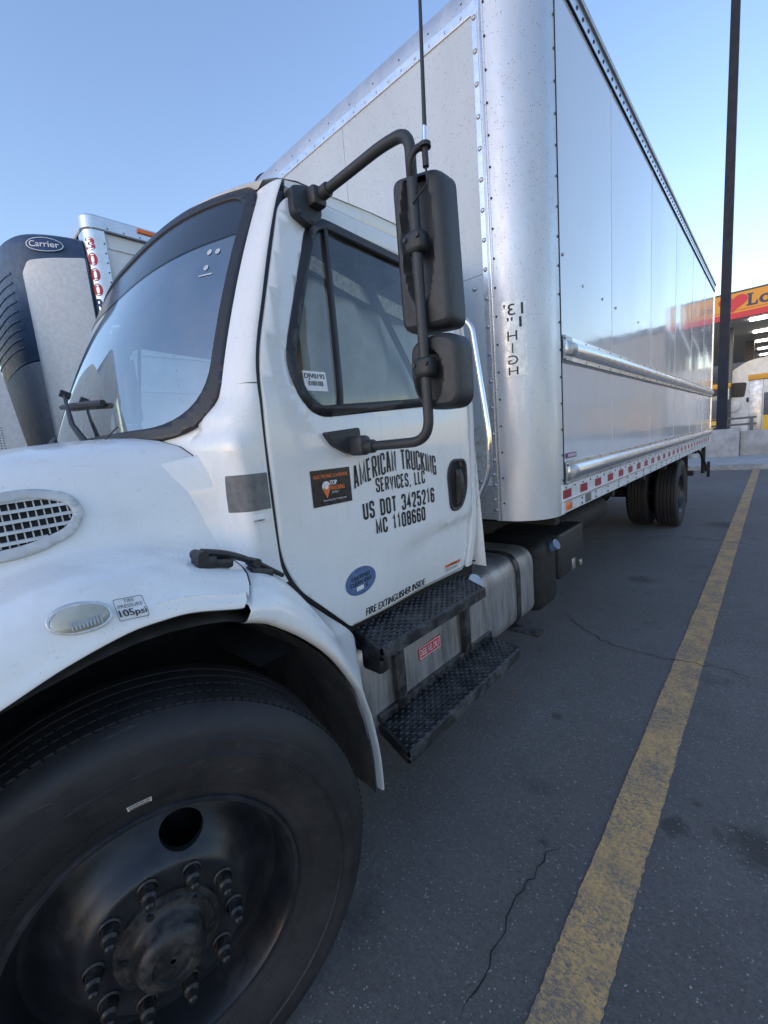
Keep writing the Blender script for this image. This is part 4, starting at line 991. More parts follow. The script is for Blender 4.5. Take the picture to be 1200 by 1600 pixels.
# ---- wheels
TYS = lambda r: .30+(r-.30)*1.12
TY = [(.30, .0), (.315, .012), (.335, .016), (.36, .030), (.40, .043), (.44, .047), (.455, .045), (.457, .042), (.470, .040), (.485, .030), (.497, .016), (.505, .002), (.510, -.010)]
HA = .30          # hand hole angle from the top, towards the rear
def wheel_front(c, yaw, side=1):
    ax = Vector((math.cos(yaw), math.sin(yaw), 0))*side
    o = Vector(c)
    prof = [(.312, -.27)]+[(.40, -.30), (.47, -.29), (.505, -.262)]
    # tread with ribs and grooves, from inboard to outboard
    tw = .235
    x0 = -.248
    for k in range(5):
        a = x0+k*(tw/5)+.004; b_ = x0+(k+1)*(tw/5)-.004
        prof += [(.494, a-.004), (.513, a), (.514, (a+b_)/2), (.513, b_), (.494, b_+.004)]
    prof += [(.511, -.009)]+[(r, h) for r, h in TY[::-1]]
    # steel disc wheel (rim): flange, well, dished disc with two hand holes
    rim = [(.322, -.002), (.322, .012), (.316, .020), (.307, .019), (.301, .008), (.295, -.012), (.290, -.03), (.287, -.052), (.284, -.074)]
    wh = Geo().revolve(rim, o, ax, 128).mk('wheel', 'wheel_steel', truck, 40)
    a_ = Vector((0, 0, 1)); b_ = ax.cross(a_)
    DISC = [(.05, .014), (.160, .014), (.172, .010), (.186, -.004), (.20, -.020), (.225, -.044), (.25, -.064), (.27, -.073), (.284, -.074)]
    def dmap(q, r): return tuple(o+(a_*math.cos(q)+b_*math.sin(q))*r+ax*stab(DISC, r))
    sg_ = 1 if b_.y > 0 else -1
    hole = lambda q0: [(q0+.050*math.cos(k)/.215, .215+.031*math.sin(k)) for k in [2*math.pi*i/36 for i in range(36)]]
    HQ = math.pi-sg_*.16*0
    q1 = math.pi*.5; 
    sheet(quad(-math.pi, math.pi, .06, .284), [hole(sg_*HA), hole(sg_*HA-math.pi if sg_*HA > 0 else sg_*HA+math.pi)], dmap, frange(-math.pi, math.pi, 150)[1:-1], frange(.07, .28, 40)).mk('wheel_disc', 'wheel_steel', wh, 60, out=tuple(ax))
    for q0 in (sg_*HA, sg_*HA-math.pi if sg_*HA > 0 else sg_*HA+math.pi):
        hp = [Vector(dmap(*p)) for p in hole(q0)]; Geo().grid([[p-ax*.014 for p in hp], hp, [p+ax*.0015 for p in hp]], True).mk('hole_edge', 'wheel_steel', wh, 60)
    Geo().revolve([(TYS(r), h) for r, h in prof], o, ax, 160).mk('tyre', 'tyre_rubber', wh, 40)
    # brake drum behind the hole
    Geo().revolve([(.27, -.17), (.27, -.26), (.02, -.27)], o, ax, 48).revolve([(.02, -.165), (.235, -.165), (.27, -.17)], o, ax, 48).mk('brake_drum', 'hub_steel', wh)
    Geo().revolve([(.114, .012), (.112, .022), (.100, .024), (.096, .031), (.084, .035), (.076, .042), (.072, .066), (.067, .078), (.056, .084), (.042, .086), (.040, .080), (.005, .080)], o, ax, 40).mk('hub', 'hub_steel', wh, 40)
    hb = Geo()
    for k in range(6):
        q = 2*math.pi*(k+.3)/6; d = a_*math.cos(q)+b_*math.sin(q); hb.cyl(o+d*.091+ax*.022, o+d*.091+ax*.036, .008, n=6)
    hb.mk('hub_bolt', 'hub_steel', wh, 30, kind='stuff')
    # lug nuts: flange nut, cap and stud end
    nut = Geo().revolve([(.022, 0), (.0225, .004), (.019, .007)], (0, 0, 0), (0, 0, 1), 18).cyl((0, 0, .005), (0, 0, .028), .0180, .0175, 6).cyl((0, 0, .03), (0, 0, .036), .0165, .012, 12).cyl((0, 0, .03), (0, 0, .052), .0105, .0100, 12).cyl((0, 0, .052), (0, 0, .056), .0100, .006, 12)
    first = None
    rm_ = ax.to_track_quat('Z', 'Y').to_matrix().to_4x4()
    for k in range(10):
        q = 2*math.pi*(k+.25)/10; d = a_*math.cos(q)+b_*math.sin(q); M = Matrix.Translation(o+d*.1455+ax*.014) @ rm_ @ Matrix.Rotation(k*1.3, 4, 'Z')
        if first is None: first = nut.mk('lug_nut', 'hub_steel', wh, 30); first.matrix_basis = M
        else: dup(first, M, wh)
    return wh, ax, a_, b_
wh, ax, a_, b_ = wheel_front((-1.008, .212, .510), R(-14))
wheel_front((2*XC+1.008, .217, .510), R(-14), -1)
# paper barcode on the sidewall
o_ = Vector((-1.008, .212, .510))
def sw(r, ang, off): 
    h = 0
    for (r0, h0), (r1, h1) in zip([(TYS(a), b) for a, b in TY], [(TYS(a), b) for a, b in TY[1:]]):
        if r0 <= r <= r1: h = lerp(h0, h1, (r-r0)/(r1-r0))
    return o_+(a_*math.cos(ang)+b_*math.sin(ang))*r+ax*(h+off)
sgn = 1 if b_.y > 0 else -1
def swm(off): return lambda u, v: tuple(sw(v, sgn*u, off))
ts = sheet(quad(-.085, .045, .352, .368), [], swm(.002), frange(-.08, .04, 6), frange(.352, .368, 2)).mk('tyre_label', 'label_white', wh, 0)
g = Geo(); u = -.08; rnd = random.Random(4)
while u < .04:
    w_ = rnd.choice((.0012, .0022, .003)); h = sheet(quad(u, u+w_, .360, .367), [], swm(.003)); g.add(h.v, h.f); u += w_+rnd.choice((.0015, .003))
h = sheet(quad(-.075, .035, .354, .357), [], swm(.003), frange(-.07, .03, 5)); g.add(h.v, h.f)
g.mk('tyre_barcode', 'ink_black', wh, 0)
# raised rings and moulding marks on the sidewall
g = Geo()
for r_ in (.434, .485): g.revolve([(r_-.0025, lerp(.043, .047, .5)-(.010 if r_ > .45 else 0)), (r_, .0495-(.010 if r_ > .45 else 0)), (r_+.0025, .045-(.010 if r_ > .45 else 0))], o_, ax, 120)
g.mk('sidewall_ring', 'tyre_rubber', wh, 60)
g = Geo()
for i in range(150):
    q = 2*math.pi*i/150
    for xx, rr in ((-.016, TYS(.513)), (-.060, TYS(.5132)), (-.107, TYS(.5132))):
        d = a_*math.cos(q+.3*xx)+b_*math.sin(q+.3*xx); tn = ax.cross(d); p = o_+d*rr+ax*xx
        v = [p-ax*.009-tn*.0012, p+ax*.009-tn*.0012, p+ax*.009+tn*.0012, p-ax*.009+tn*.0012]
        g.add([k_-d*.004 for k_ in v]+[k_+d*.0006 for k_ in v], [(4, 5, 6, 7), (0, 1, 5, 4), (1, 2, 6, 5), (2, 3, 7, 6), (3, 0, 4, 7)])
g.mk('tread_sipes', 'dark_gap', wh, 0, kind='stuff')
g = Geo()
for i in range(230):
    q = 2*math.pi*i/230; d = a_*math.cos(q)+b_*math.sin(q); tn = ax.cross(d)
    v = []
    for r_ in (.345, .356):
        h_ = 0
        for (r0, h0), (r1, h1) in zip([(TYS(a), b) for a, b in TY], [(TYS(a), b) for a, b in TY[1:]]):
            if r0 <= r_ <= r1: h_ = lerp(h0, h1, (r_-r0)/(r1-r0))
        for k_ in (-1, 1): v.append(o_+d*r_+tn*(.0014*k_)+ax*(h_+.0012))
    g.add(v, [(0, 1, 3, 2)])
g.mk('sidewall_serration', 'tyre_rubber', wh, 0, kind='stuff')
def rear_wheel(c, side):
    ax = Vector((side, 0, 0)); o = Vector(c)
    prof = [(.30, -.25), (.40, -.275), (.47, -.27), (.50, -.245)]
    for k in range(5):
        a = -.235+k*.045+.004; b_ = a+.037; prof += [(.49, a-.003), (.507, a), (.507, b_), (.49, b_+.003)]
    prof += [(.505, -.008), (.49, .012), (.45, .022), (.40, .020), (.34, .005), (.30, -.01)]
    w_ = Geo().revolve([(.305, 0), (.30, .005), (.285, -.01), (.28, -.05), (.26, -.10), (.20, -.12), (.15, -.11), (.12, -.08), (.10, -.02), (.01, -.02)], o, ax, 64).mk('wheel', 'wheel_steel', truck, 40)
    Geo().revolve(prof, o, ax, 96).mk('tyre', 'tyre_rubber', w_, 40)
    g = Geo()
    for i in range(60):      # tread blocks
        q = 2*math.pi*i/60
        for k in range(5):
            d = Vector((0, math.cos(q+.02*(k % 2)), math.sin(q+.02*(k % 2)))); tn = Vector((0, -d.z, d.y)); xa = -.231+k*.045
            b0 = o+d*.507
            v = [b0+ax*xa-tn*.019, b0+ax*(xa+.036)-tn*.019, b0+ax*(xa+.036)+tn*.019, b0+ax*xa+tn*.019]
            g.add([p+d*.0 for p in v]+[p+d*.006 for p in v], [(4, 5, 6, 7), (0, 1, 5, 4), (1, 2, 6, 5), (2, 3, 7, 6), (3, 0, 4, 7)])
    g.mk('tread_blocks', 'tyre_rubber', w_, 0, kind='stuff')
for x, s in ((-1.03, 1), (-1.40, 1)): rear_wheel((x, 7.75, .51), s)
for x, s in ((2*XC+1.03, -1), (2*XC+1.40, -1)): rear_wheel((x, 7.75, .51), s)
for s in (1, -1): Geo().bb(XC+s*.85-.33, XC+s*.85+.33, 8.42, 8.435, .25, 1.05).mk('mud_flap', 'under_black', truck, 0)
# ---- cargo box
SX = -.914; YF = 2.268; YB = 10.30; ZB = 1.10; ZTOP = 3.985; RC = .242; FX = 2*XC-SX
# floor, far side, roof, rear
Geo().bb(FX+.03, SX-.03, YF+.32, YB-.02, ZB+.03, ZB+.12).mk('box_floor', 'under_black', truck, 0)
Geo().bb(FX, FX+.02, 2.5, YB, ZB, 3.9).mk('far_side_panel', 'box_front', truck, 0)
Geo().bb(FX+.05, SX-.05, YB-.03, YB, ZB+.02, 3.93).mk('rear_door', 'box_front', truck, 0)
rows = []
for s in frange(0, 1, 8): rows.append([(x, 2.268+.24*(1-math.cos(s*math.pi/2)), 3.735+.25*math.sin(s*math.pi/2)) for x in (FX+.2, SX-.2)])
rows.append([(x, YB, 3.985) for x in (FX+.2, SX-.2)])
Geo().grid(rows).mk('roof_cap', 'post_alu', truck, 30)
for MIRX in (False, True): Geo().add([(SX-.2, 2.5, 3.983), (SX-.012, 2.5, 3.955), (SX-.012, YB, 3.955), (SX-.2, YB, 3.983)], [(0, 1, 2, 3)]).mk('roof_edge', 'alu', truck, 0)
MIRX = False
# front panels (upper and lower sheets, seam between)
PX = SX-RC
Geo().bb(XC+.012, PX-.02, YF+.004, YF+.02, 2.480, 3.735).mk('front_panel', 'box_front', truck, 0)
Geo().bb(2*XC-PX+.02, XC+.009, YF+.004, YF+.02, 2.480, 3.735).mk('front_panel', 'box_front', truck, 0)
Geo().bb(2*XC-PX+.02, PX-.02, YF+.001, YF+.018, 1.30, 2.476).mk('front_panel', 'box_front', truck, 0)
Geo().bb(2*XC-PX, PX+.001, YF-.002, YF+.018, 1.10, 1.297).mk('front_sill', 'alu', truck, 0)
# riveted cover strip above and the corner strip with its raised edge
Geo().bb(FX+.25, PX-.02, YF-.004, YF+.004, 3.70, 3.752, .002).mk('roof_seam', 'alu', truck, 0)
def rivets(pts, r, nrm, name='rivet', mat='rivet', parent=truck):
    g = Geo(); nrm = Vector(nrm).normalized(); a = nrm.orthogonal().normalized(); b_ = nrm.cross(a)
    for p in pts:
        p = Vector(p); v = []
        for rr, h in ((1, 0), (.82, .38), (.45, .58)): v += [p+a*(r*rr*math.cos(q))+b_*(r*rr*math.sin(q))+nrm*(r*h) for q in [math.pi*i/4 for i in range(8)]]
        f = [(k*8+i, k*8+(i+1) % 8, (k+1)*8+(i+1) % 8, (k+1)*8+i) for k in range(2) for i in range(8)]+[tuple(range(16, 24))]
        g.add(v, f)
    return g.mk(name, mat, parent, 60, kind='stuff')
for MIRX in (False, True):
    # corner post: quarter round
    rows = []
    for s in frange(0, 1, 20): rows.append([(PX+RC*math.sin(s*math.pi/2), YF+RC*(1-math.cos(s*math.pi/2)), z) for z in frange(1.095, 3.80, 12)])
    rows = [[(PX-.045, YF-.004, z) for z in frange(1.095, 3.80, 12)], [(PX, YF-.003, z) for z in frange(1.095, 3.80, 12)]]+rows
    rows.append([(SX+.001, YF+RC+.055, z) for z in frange(1.095, 3.80, 12)])
    post = Geo().grid(rows).mk('corner_post', 'post_alu', truck, 40)
    # spherical corner cap at the roof
    rows = []
    for s in frange(0, 1, 16):
        a = s*math.pi/2; rows.append([(PX+RC*math.sin(a)*math.cos(e), YF+RC-RC*math.cos(a)*math.cos(e), 3.795+.19*math.sin(e)) for e in frange(0, math.pi/2, 8)])
    Geo().grid(rows).mk('corner_cap', 'alu', truck, 60)
    Geo().bb(PX-.018, PX-.010, YF-.010, YF+.002, 1.10, 3.78, .002).mk('post_bead', 'alu', truck, 30)
    Geo().bb(PX-.060, PX-.030, YF-.0065, YF+.002, 1.10, 3.76, .001).mk('post_strip', 'alu', truck, 0)
MIRX = False
rivets([(PX-.045, YF-.006, 1.16+k*.148) for k in range(18)], .013, (0, -1, 0))
rivets([(PX+.005, YF-.003, 1.20+k*.148) for k in range(18)], .006, (0, -1, 0), 'small_rivet', 'hub_steel')
rivets([(PX-.12-k*.10, YF-.004, 3.722) for k in range(20)], .007, (0, -1, 0), 'small_rivet')
rivets([(PX-.12-k*.21, YF-.004+.085*0+.012, 3.79) for k in range(10)], .007, (0, -1, .3), 'small_rivet', 'hub_steel')
rivets([(-1.276, YF-.001, 2.415), (-1.62, YF-.001, 2.415), (-1.21, YF-.004, 1.37), (-1.21, YF-.004, 1.22), (-1.21, YF-.004, 1.16), (-1.30, YF-.001, 1.33)], .014, (0, -1, 0))
# info placard on the front
pl = Geo().bb(-1.62, -1.255, YF-.002, YF+.001, 1.36, 1.66).mk('placard', 'clear_label', truck, 0)
g = Geo()
for k in range(9): g.bb(-1.58, -1.29-.05*(k % 3), YF-.0032, YF-.002, 1.39+k*.028, 1.395+k*.028)
g.mk('placard_print', 'steel_grey', pl, 0)
# side: six sheet panels with seams
YS = [2.565, 3.615, 4.945, 6.278, 7.61, 8.945, YB-.03]
for y0, y1 in zip(YS, YS[1:]):
    rows = []
    for y in frange(y0+.003, y1-.003, 10):
        rows.append([(SX-.003+.0035*math.sin(math.pi*(y-y0)/(y1-y0))*math.sin(math.pi*min(1, (z-1.25)/2.7)), y, z) for z in frange(1.24, 3.88, 16)])
    Geo().grid(rows).mk('side_panel', 'box_side', truck, 60)
Geo().bb(SX-.02, SX-.006, 2.5, YB, 1.2, 3.9).mk('panel_backing', 'dark_gap', truck, 0)
for y in YS[1:-1]: Geo().bb(SX-.006, SX-.001, y-.012, y+.012, 1.27, 3.87).mk('panel_seam', 'box_side', truck, 0)
Geo().bb(SX-.004, SX+.0035, 2.556, 2.566, 1.12, 3.88).mk('post_edge', 'dark_gap', truck, 0)
rivets([(SX+.003, 2.545, 1.30+k*.148) for k in range(18)], .0075, (1, 0, 0), 'small_rivet', 'hub_steel')
rivets([(SX, 2.62, 2.56), (SX, 2.95, 2.46), (SX, 3.36, 2.46), (SX, 3.70, 2.46), (SX, 4.4, 2.46), (SX, 5.1, 2.46)], .010, (1, 0, 0))
# top rail
Geo().bb(SX-.02, SX+.006, 2.52, YB, 3.862, 3.952, .002).mk('top_rail', 'alu', truck, 0)
Geo().bb(SX-.02, SX+.020, 2.50, YB+.01, 3.952, 3.985, .006).mk('top_rail_lip', 'steel_grey', truck, 0)
Geo().bb(SX-.004, SX+.0075, 2.52, YB, 3.856, 3.866).mk('rail_shadow_gap', 'dark_gap', truck, 0)
rivets([(SX+.006, 2.60+k*.10, 3.905) for k in range(77)], .011, (1, 0, 0), 'rail_rivet', 'hub_steel')
# rear frame post
Geo().bb(SX-.05, SX+.008, YB-.04, YB+.02, ZB, 3.98, .004).mk('rear_post', 'alu', truck, 0)
# rub rails
def rub(z0, z1, yA, name):
    zc = (z0+z1)/2; h = (z1-z0)
    prof = [(0, z0), (.006, z0+.002), (.007, zc-h*.30), (.022, zc-h*.26), (.034, zc-h*.12), (.038, zc+.0), (.034, zc+h*.14), (.022, zc+h*.26), (.007, zc+h*.30), (.006, z1-.002), (0, z1)]
    rows = [[(SX+d, y, z) for d, z in prof] for y in [yA+.02]+frange(yA+.14, YB-.01, 10)]
    rows[0] = [(SX+min(d, .008), yA+.02, z) for d, z in prof]
    r = Geo().grid(rows).mk(name, 'alu', truck, 30)
    e = Geo(); rows = [[(SX+d, y, z) for d, z in prof2] for y, prof2 in ((yA-.005, [(min(d, .008), z) for d, z in prof]), (yA+.05, [(min(d, .010), z) for d, z in prof]), (yA+.075, [(d*1.06+.001, z) for d, z in prof]), (yA+.145, [(d*1.06+.001, z) for d, z in prof]))]
    e.grid(rows); e.mk('rail_end', 'steel_grey', r, 30)
    rivets([(SX+.007, yA+.02, z0+.012), (SX+.007, yA+.02, z1-.012)], .013, (1, 0, 0), 'end_rivet', 'rivet', r)
    rivets([(SX+.006, y, z) for y in frange(yA+.4, YB-.2, 26) for z in (z0+.012, z1-.012)], .006, (1, 0, 0), 'small_rivet', 'hub_steel', r)
rub(1.99, 2.128, 2.58, 'rub_rail'); rub(1.268, 1.405, 2.58, 'rub_rail')
Geo().bb(SX-.002, SX+.0018, 2.57, YB, 1.975, 1.989).mk('rail_caulk', 'grey_patch', truck, 0)
# lower side rail, reflective tape, lamps
Geo().bb(SX-.02, SX+.004, 2.52, YB, 1.178, 1.272, .002).mk('side_rail', 'tape_white', truck, 0)
Geo().bb(SX-.02, SX+.012, 2.52, YB, 1.168, 1.180, .003).mk('side_rail_ridge', 'alu', truck, 0)
Geo().bb(SX-.02, SX+.004, 2.52, YB, 1.10, 1.169, .002).mk('side_rail_flange', 'tape_white', truck, 0)
y = 2.53
first = None
while y < YB-.2:
    if first is None: first = Geo().bb(SX+.004, SX+.0055, y, y+.14, 1.188, 1.240).mk('reflective_tape', 'tape_red', truck, 0); y0_ = y
    else: dup(first, Matrix.Translation((0, y-y0_, 0)), truck)
    y += .305
rivets([(SX+.005, y, 1.252) for y in frange(2.58, YB-.1, 50)], .007, (1, 0, 0), 'tape_rivet', 'hub_steel')
rivets([(SX+.005, y, z) for y in frange(2.86, YB-.1, 25) for z in (1.118, 1.152)], .008, (1, 0, 0), 'flange_bolt', 'hub_steel')
Geo().bb(SX+.004, SX+.016, 2.575, 2.655, 1.115, 1.160, .006).mk('marker_lamp', 'amber', truck)
Geo().bb(SX+.004, SX+.006, 2.93, 3.05, 1.108, 1.162).mk('flange_plate', 'grey_patch', truck, 0)
# small maker label near the corner
ml = Geo().bb(SX+.001, SX+.002, 2.60, 2.78, 1.425, 1.455).mk('side_label', 'label_purple', truck, 0)
plain('label_pink', (.50, .40, .48), .5)
Geo().bb(SX+.002, SX+.003, 2.632, 2.772, 1.431, 1.449).mk('label_field', 'label_pink', ml, 0)
# height marking on the post: mirror-image lettering, stacked
def postmap(off):
    def f(x, z):
        d = max(-RC, min(RC, x-PX)); yy = YF+RC-math.sqrt(max(0, RC*RC-d*d)); nx = d/RC; ny = -math.sqrt(max(0, 1-nx*nx)); return (x+nx*off, yy+ny*off, z)
    return f
post0 = [o for o in bpy.data.objects if o.name.startswith('corner_post')][0]
hl_ = sheet(quad(PX+.035, PX+.150, 1.905, 2.300, .006), [], postmap(.0012), frange(PX+.03, PX+.15, 8)).mk('height_label', 'clear_label', post0, 0)
def mletter(s, x0, x1, z0, z1): tag(kind='stuff', o=lettering(s, x1, x0, z0, z1, postmap(.0024), 'ink_black', hl_, .0))
mletter("13'", PX+.045, PX+.138, 2.225, 2.285); mletter('1"', PX+.060, PX+.130, 2.160, 2.215)
mletter('H', PX+.060, PX+.108, 2.095, 2.145); mletter('I', PX+.081, PX+.087, 2.030, 2.080); mletter('G', PX+.060, PX+.108, 1.970, 2.018); mletter('H', PX+.060, PX+.108, 1.914, 1.956)
# rear: under-ride guard, hanging step
Geo().bb(XC-1.05, XC+1.05, 10.22, 10.32, .50, .60, .01).mk('underride_bar', 'under_black', truck)
for s in (-1, 1): Geo().bb(XC+s*1.20-.03, XC+s*1.20+.03, 10.20, 10.30, .55, 1.10, .008).mk('guard_post', 'under_black', truck)
Geo().tube([(-1.12, 9.7, 1.08), (-1.03, 10.1, .95), (-.96, 10.3, .60)], .03, 8).mk('guard_brace', 'under_black', truck)
Geo().box((-.93, 10.30, .62), (.05, .06, .30), .01).mk('step_hanger', 'under_black', truck)
# ------------------------------------------------------------------ refrigerated trailer and its tractor on the far side
trl = thing('semi_trailer', (-6.3, 8, 0), 'white refrigerated trailer with red 3000 on its corner post, parked beyond the cab', 'trailer')
TX, TF, TZ = -5.0, 1.47, 4.08
Geo().bb(-7.6, TX-.03, TF+.10, 16, 1.15, TZ-.05, .02).mk('trailer_body', 'trailer_white', trl, 0)
rows = []
for s in frange(0, 1, 10): rows.append([(TX-.11+.11*math.sin(s*math.pi/2), TF+.11*(1-math.cos(s*math.pi/2)), z) for z in (1.15, 2.0, 3.0, TZ-.14)])
rows = [[(TX-.22, TF, z) for z in (1.15, 2.0, 3.0, TZ-.14)]]+rows+[[(TX+.002, TF+.17, z) for z in (1.15, 2.0, 3.0, TZ-.14)]]
tp = Geo().grid(rows).mk('corner_post', 'alu', trl, 40)
rows = []
for zz, k in ((TZ-.142, .004), (TZ-.13, .012), (TZ-.02, .008), (TZ, -.015), (TZ+.005, -.05)):
    rows.append([(-7.6, TF-k, zz), (-6.3, TF-k, zz), (TX-.14, TF-k, zz)]+[(TX-.11+(.11+k)*math.sin(s*math.pi/2), TF+.11-(.11+k)*math.cos(s*math.pi/2), zz) for s in frange(.05, 1, 8)]+[(TX+k, 6, zz), (TX+k, 16, zz)])
Geo().grid(rows).mk('top_rail', 'alu', trl, 30)
Geo().add([(-7.6, TF+.05, TZ+.004), (TX-.05, TF+.05, TZ+.004), (TX-.05, 16, TZ+.004), (-7.6, 16, TZ+.004)], [(0, 1, 2, 3)]).mk('trailer_roof', 'trailer_white', trl, 0)
for z in (3.80, 3.46, 3.13, 2.78, 2.4): Geo().bb(TX-.031, TX-.018, TF+.2, 16, z-.008, z+.008, .003).mk('side_rib', 'trailer_white', trl, 0)
Geo().bb(TX-.032, TX-.027, TF+.17, 16, 3.935, 3.945).mk('rail_shadow_gap', 'steel_grey', trl, 0)
rivets([(TX+.003, TF+.155, 1.3+k*.09) for k in range(29)], .008, (1, 0, 0), 'post_rivet', 'hub_steel', trl)
rivets([(TX+.011, TF+.2+k*.15, TZ-.115) for k in range(30)], .009, (1, 0, 0), 'rail_rivet', 'hub_steel', trl)
rivets([(TX-.028, TF+.68, 2.0+k*.16) for k in range(12)], .009, (1, 0, 0), 'panel_rivet', 'hub_steel', trl)
Geo().bb(TX+.008, TX+.03, 1.95, 2.15, TZ-.07, TZ-.03, .006).mk('marker_lamp', 'amber', trl)
def tpost(off):
    def f(x, z):
        d = max(0, min(.11, x-(TX-.11))); yy = TF+.11-math.sqrt(max(0, .0121-d*d)); nx = d/.11
        return (x+off*nx, yy-off*math.sqrt(1-nx*nx), z)
    return f
# digits sit on the flat of the rounded post: use arc length
def parc(off):
    def f(u, z):
        a = u/.11; return (TX-.11+(.11+off)*math.sin(a), TF+.11-(.11+off)*math.cos(a), z)
    return f
for k, ch in enumerate('3000R'):
    z1 = 3.86-k*.142; lettering(ch, .045, .135, z1-.118, z1, parc(.003), 'label_red' if ch != 'R' else 'letter_blue', tp, .03)
# refrigeration unit on its nose
PLAN = [(-5.07, 1.46), (-5.09, 1.34), (-5.16, 1.15), (-5.28, 1.0), (-5.48, .91), (-5.8, .87), (-6.3, .86)]
PLAN = PLAN+[(-12.6-x, y) for x, y in PLAN[-2::-1]]
def rpl(t, sc=1., dy=0):
    p = polyat(PLAN, t); return (-6.3+(p[0]+6.3)*sc, 1.46-(1.46-p[1])*sc+dy)
rows = []
for z, sc in ((1.45, .92), (1.55, .97), (2.70, 1.0), (2.72, .985), (2.74, .985), (2.76, 1.0), (3.60, 1.0), (3.76, .99), (3.84, .965), (3.885, .90), (3.895, .6)):
    rows.append([(*rpl(t, sc), z) for t in frange(0, 1, 60)])
ru = Geo().grid(rows[:3]).mk('unit_lower_cover', 'reefer_grey', trl, 40)
Geo().grid(rows[3:]).mk('unit_upper_cover', 'reefer_dark', trl, 40)
for tA, tB in ((.012, .262), (.738, .988)):
    WP = fillet([(tA, 1.75), (tB, 1.75), (tB, 3.50), (tB-.03 if tB < .5 else tB, 3.60), (tA, 3.665)] if tB < .5 else [(tA, 1.75), (tB, 1.75), (tB, 3.665), (tA, 3.5)], .02, 3)
    WPf = lambda u, v: (*rpl(u, 1.012, -.004), v)
    h = sheet(WP, [], WPf, frange(tA, tB, 14), frange(1.8, 3.6, 10)).mk('unit_side_panel', 'reefer_white', trl, 40, solid=.02, out=(1, 0, 0))
    if tB < .5:
        sheet(fillet([(.10, 1.80), (.16, 1.80), (.165, 1.98), (.105, 1.98)], .006), [], lambda u, v: (*rpl(u, 1.024, -.004), v), frange(.1, .16, 4)).mk('panel_recess', 'dark_gap', h, 0)
# louvres on the unit's front
for k in range(9):
    z = 2.85+k*.085
    Geo().tube([(*rpl(t, 1.002), z+.16*(t-.30)) for t in frange(.33, .67, 10)], .010, 6).mk('unit_louvre', 'reefer_dark', trl, 60)
# maker's oval
CBY = lambda off: (lambda u, v: (*rpl(u, 1.004+off, -.003), v))
cb = sheet(ov(.165, 3.745, .062, .062), [ov(.165, 3.745, .059, .056)], CBY(.004), frange(.11, .22, 8)).mk('unit_badge', 'clear_label', trl, 0)
sheet(ov(.165, 3.745, .060, .059), [], CBY(.0), frange(.11, .22, 8)).mk('badge_field', 'letter_blue', cb, 0)
lettering('Carrier', .215, .117, 3.722, 3.775, CBY(.005), 'text_white', cb, .01)
Geo().box((-5.55, 1.15, 3.91), (.12, .10, .05), .015).mk('unit_lug', 'reefer_dark', trl)
g = Geo()
for s in (-1, 1):
    for y in (12.6, 13.9): g.cyl((-6.3+s*1.25, y, .5), (-6.3+s*.75, y, .5), .5, n=28)
g.mk('trailer_wheels', 'tyre_rubber', trl, 40, kind='stuff')
Geo().bb(-6.75, -6.65, 4.2, 4.3, .0, 1.2).bb(-5.95, -5.85, 4.2, 4.3, .0, 1.2).mk('landing_leg', 'steel_grey', trl, 0)
# tractor in front of it (only the end of its side fairing shows)
trc = thing('semi_tractor', (-6.2, -1.5, 0), 'pale tractor fairing beside the refrigeration unit, at the hood edge', 'truck')
rows = []
for x in (-4.98, -5.03):
    rows.append([(x, -1.2, 1.0), (x, .60, 1.0), (x, .70, 1.85), (x, .66, 2.2), (x, .60, 2.75), (x, .52, 3.0), (x, -1.2, 3.1)])
g = Geo(); n = 7; v = rows[0]+rows[1]; g.add(v, [tuple(range(n)), tuple(range(n, 2*n))[::-1]]+[(i, (i+1) % n, n+(i+1) % n, n+i) for i in range(n)])
g.mk('side_fairing', 'reefer_white', trc, 30)
rivets([(-4.978, .50+.022*(k % 3), 1.62+.022*(k//3)) for k in range(60)], .0045, (1, 0, 0), 'fairing_perforation', 'dark_gap', trc)
Geo().bb(-7.4, -5.05, -3.0, .30, .9, 3.5, .15, 0, 3).mk('sleeper_cab', 'trailer_white', trc)
Geo().bb(-7.0, -5.4, -4.6, -2.95, .7, 2.0, .2, 0, 3).mk('engine_hood', 'trailer_white', trc)
g = Geo()
for y in (-3.9, .1, 2.6, 3.9):
    for s in (-1, 1): g.cyl((-6.2+s*1.2, y, .5), (-6.2+s*.85, y, .5), .5, n=24)
g.mk('tractor_wheels', 'tyre_rubber', trc, 40, kind='stuff')
# ------------------------------------------------------------------ light pole on its plinth
lp = thing('light_pole', (-1.49, 20.4, .1), 'tall square dark light pole on a concrete plinth behind the kerb', 'light pole')
Geo().bb(-2.35, -.955, 20.1, 20.9, .1, 1.16, .03).mk('plinth', 'concrete', lp, 40)
rows = [[(-1.49+a*w/2, 20.4+b_*w/2, z) for a, b_ in ((-1, -1), (1, -1), (1, 1), (-1, 1))] for z, w in ((1.16, .30), (6, .28), (12, .25), (17.5, .22))]
Geo().grid(rows, True).mk('pole', 'pole_paint', lp, 20)
Geo().bb(-1.72, -1.26, 20.17, 20.63, 1.16, 1.22, .02).mk('base_plate', 'pole_paint', lp)
Geo().bb(-1.9, -1.08, 19.4, 20.2, 17.4, 17.55, .03).mk('lamp_head', 'pole_paint', lp)
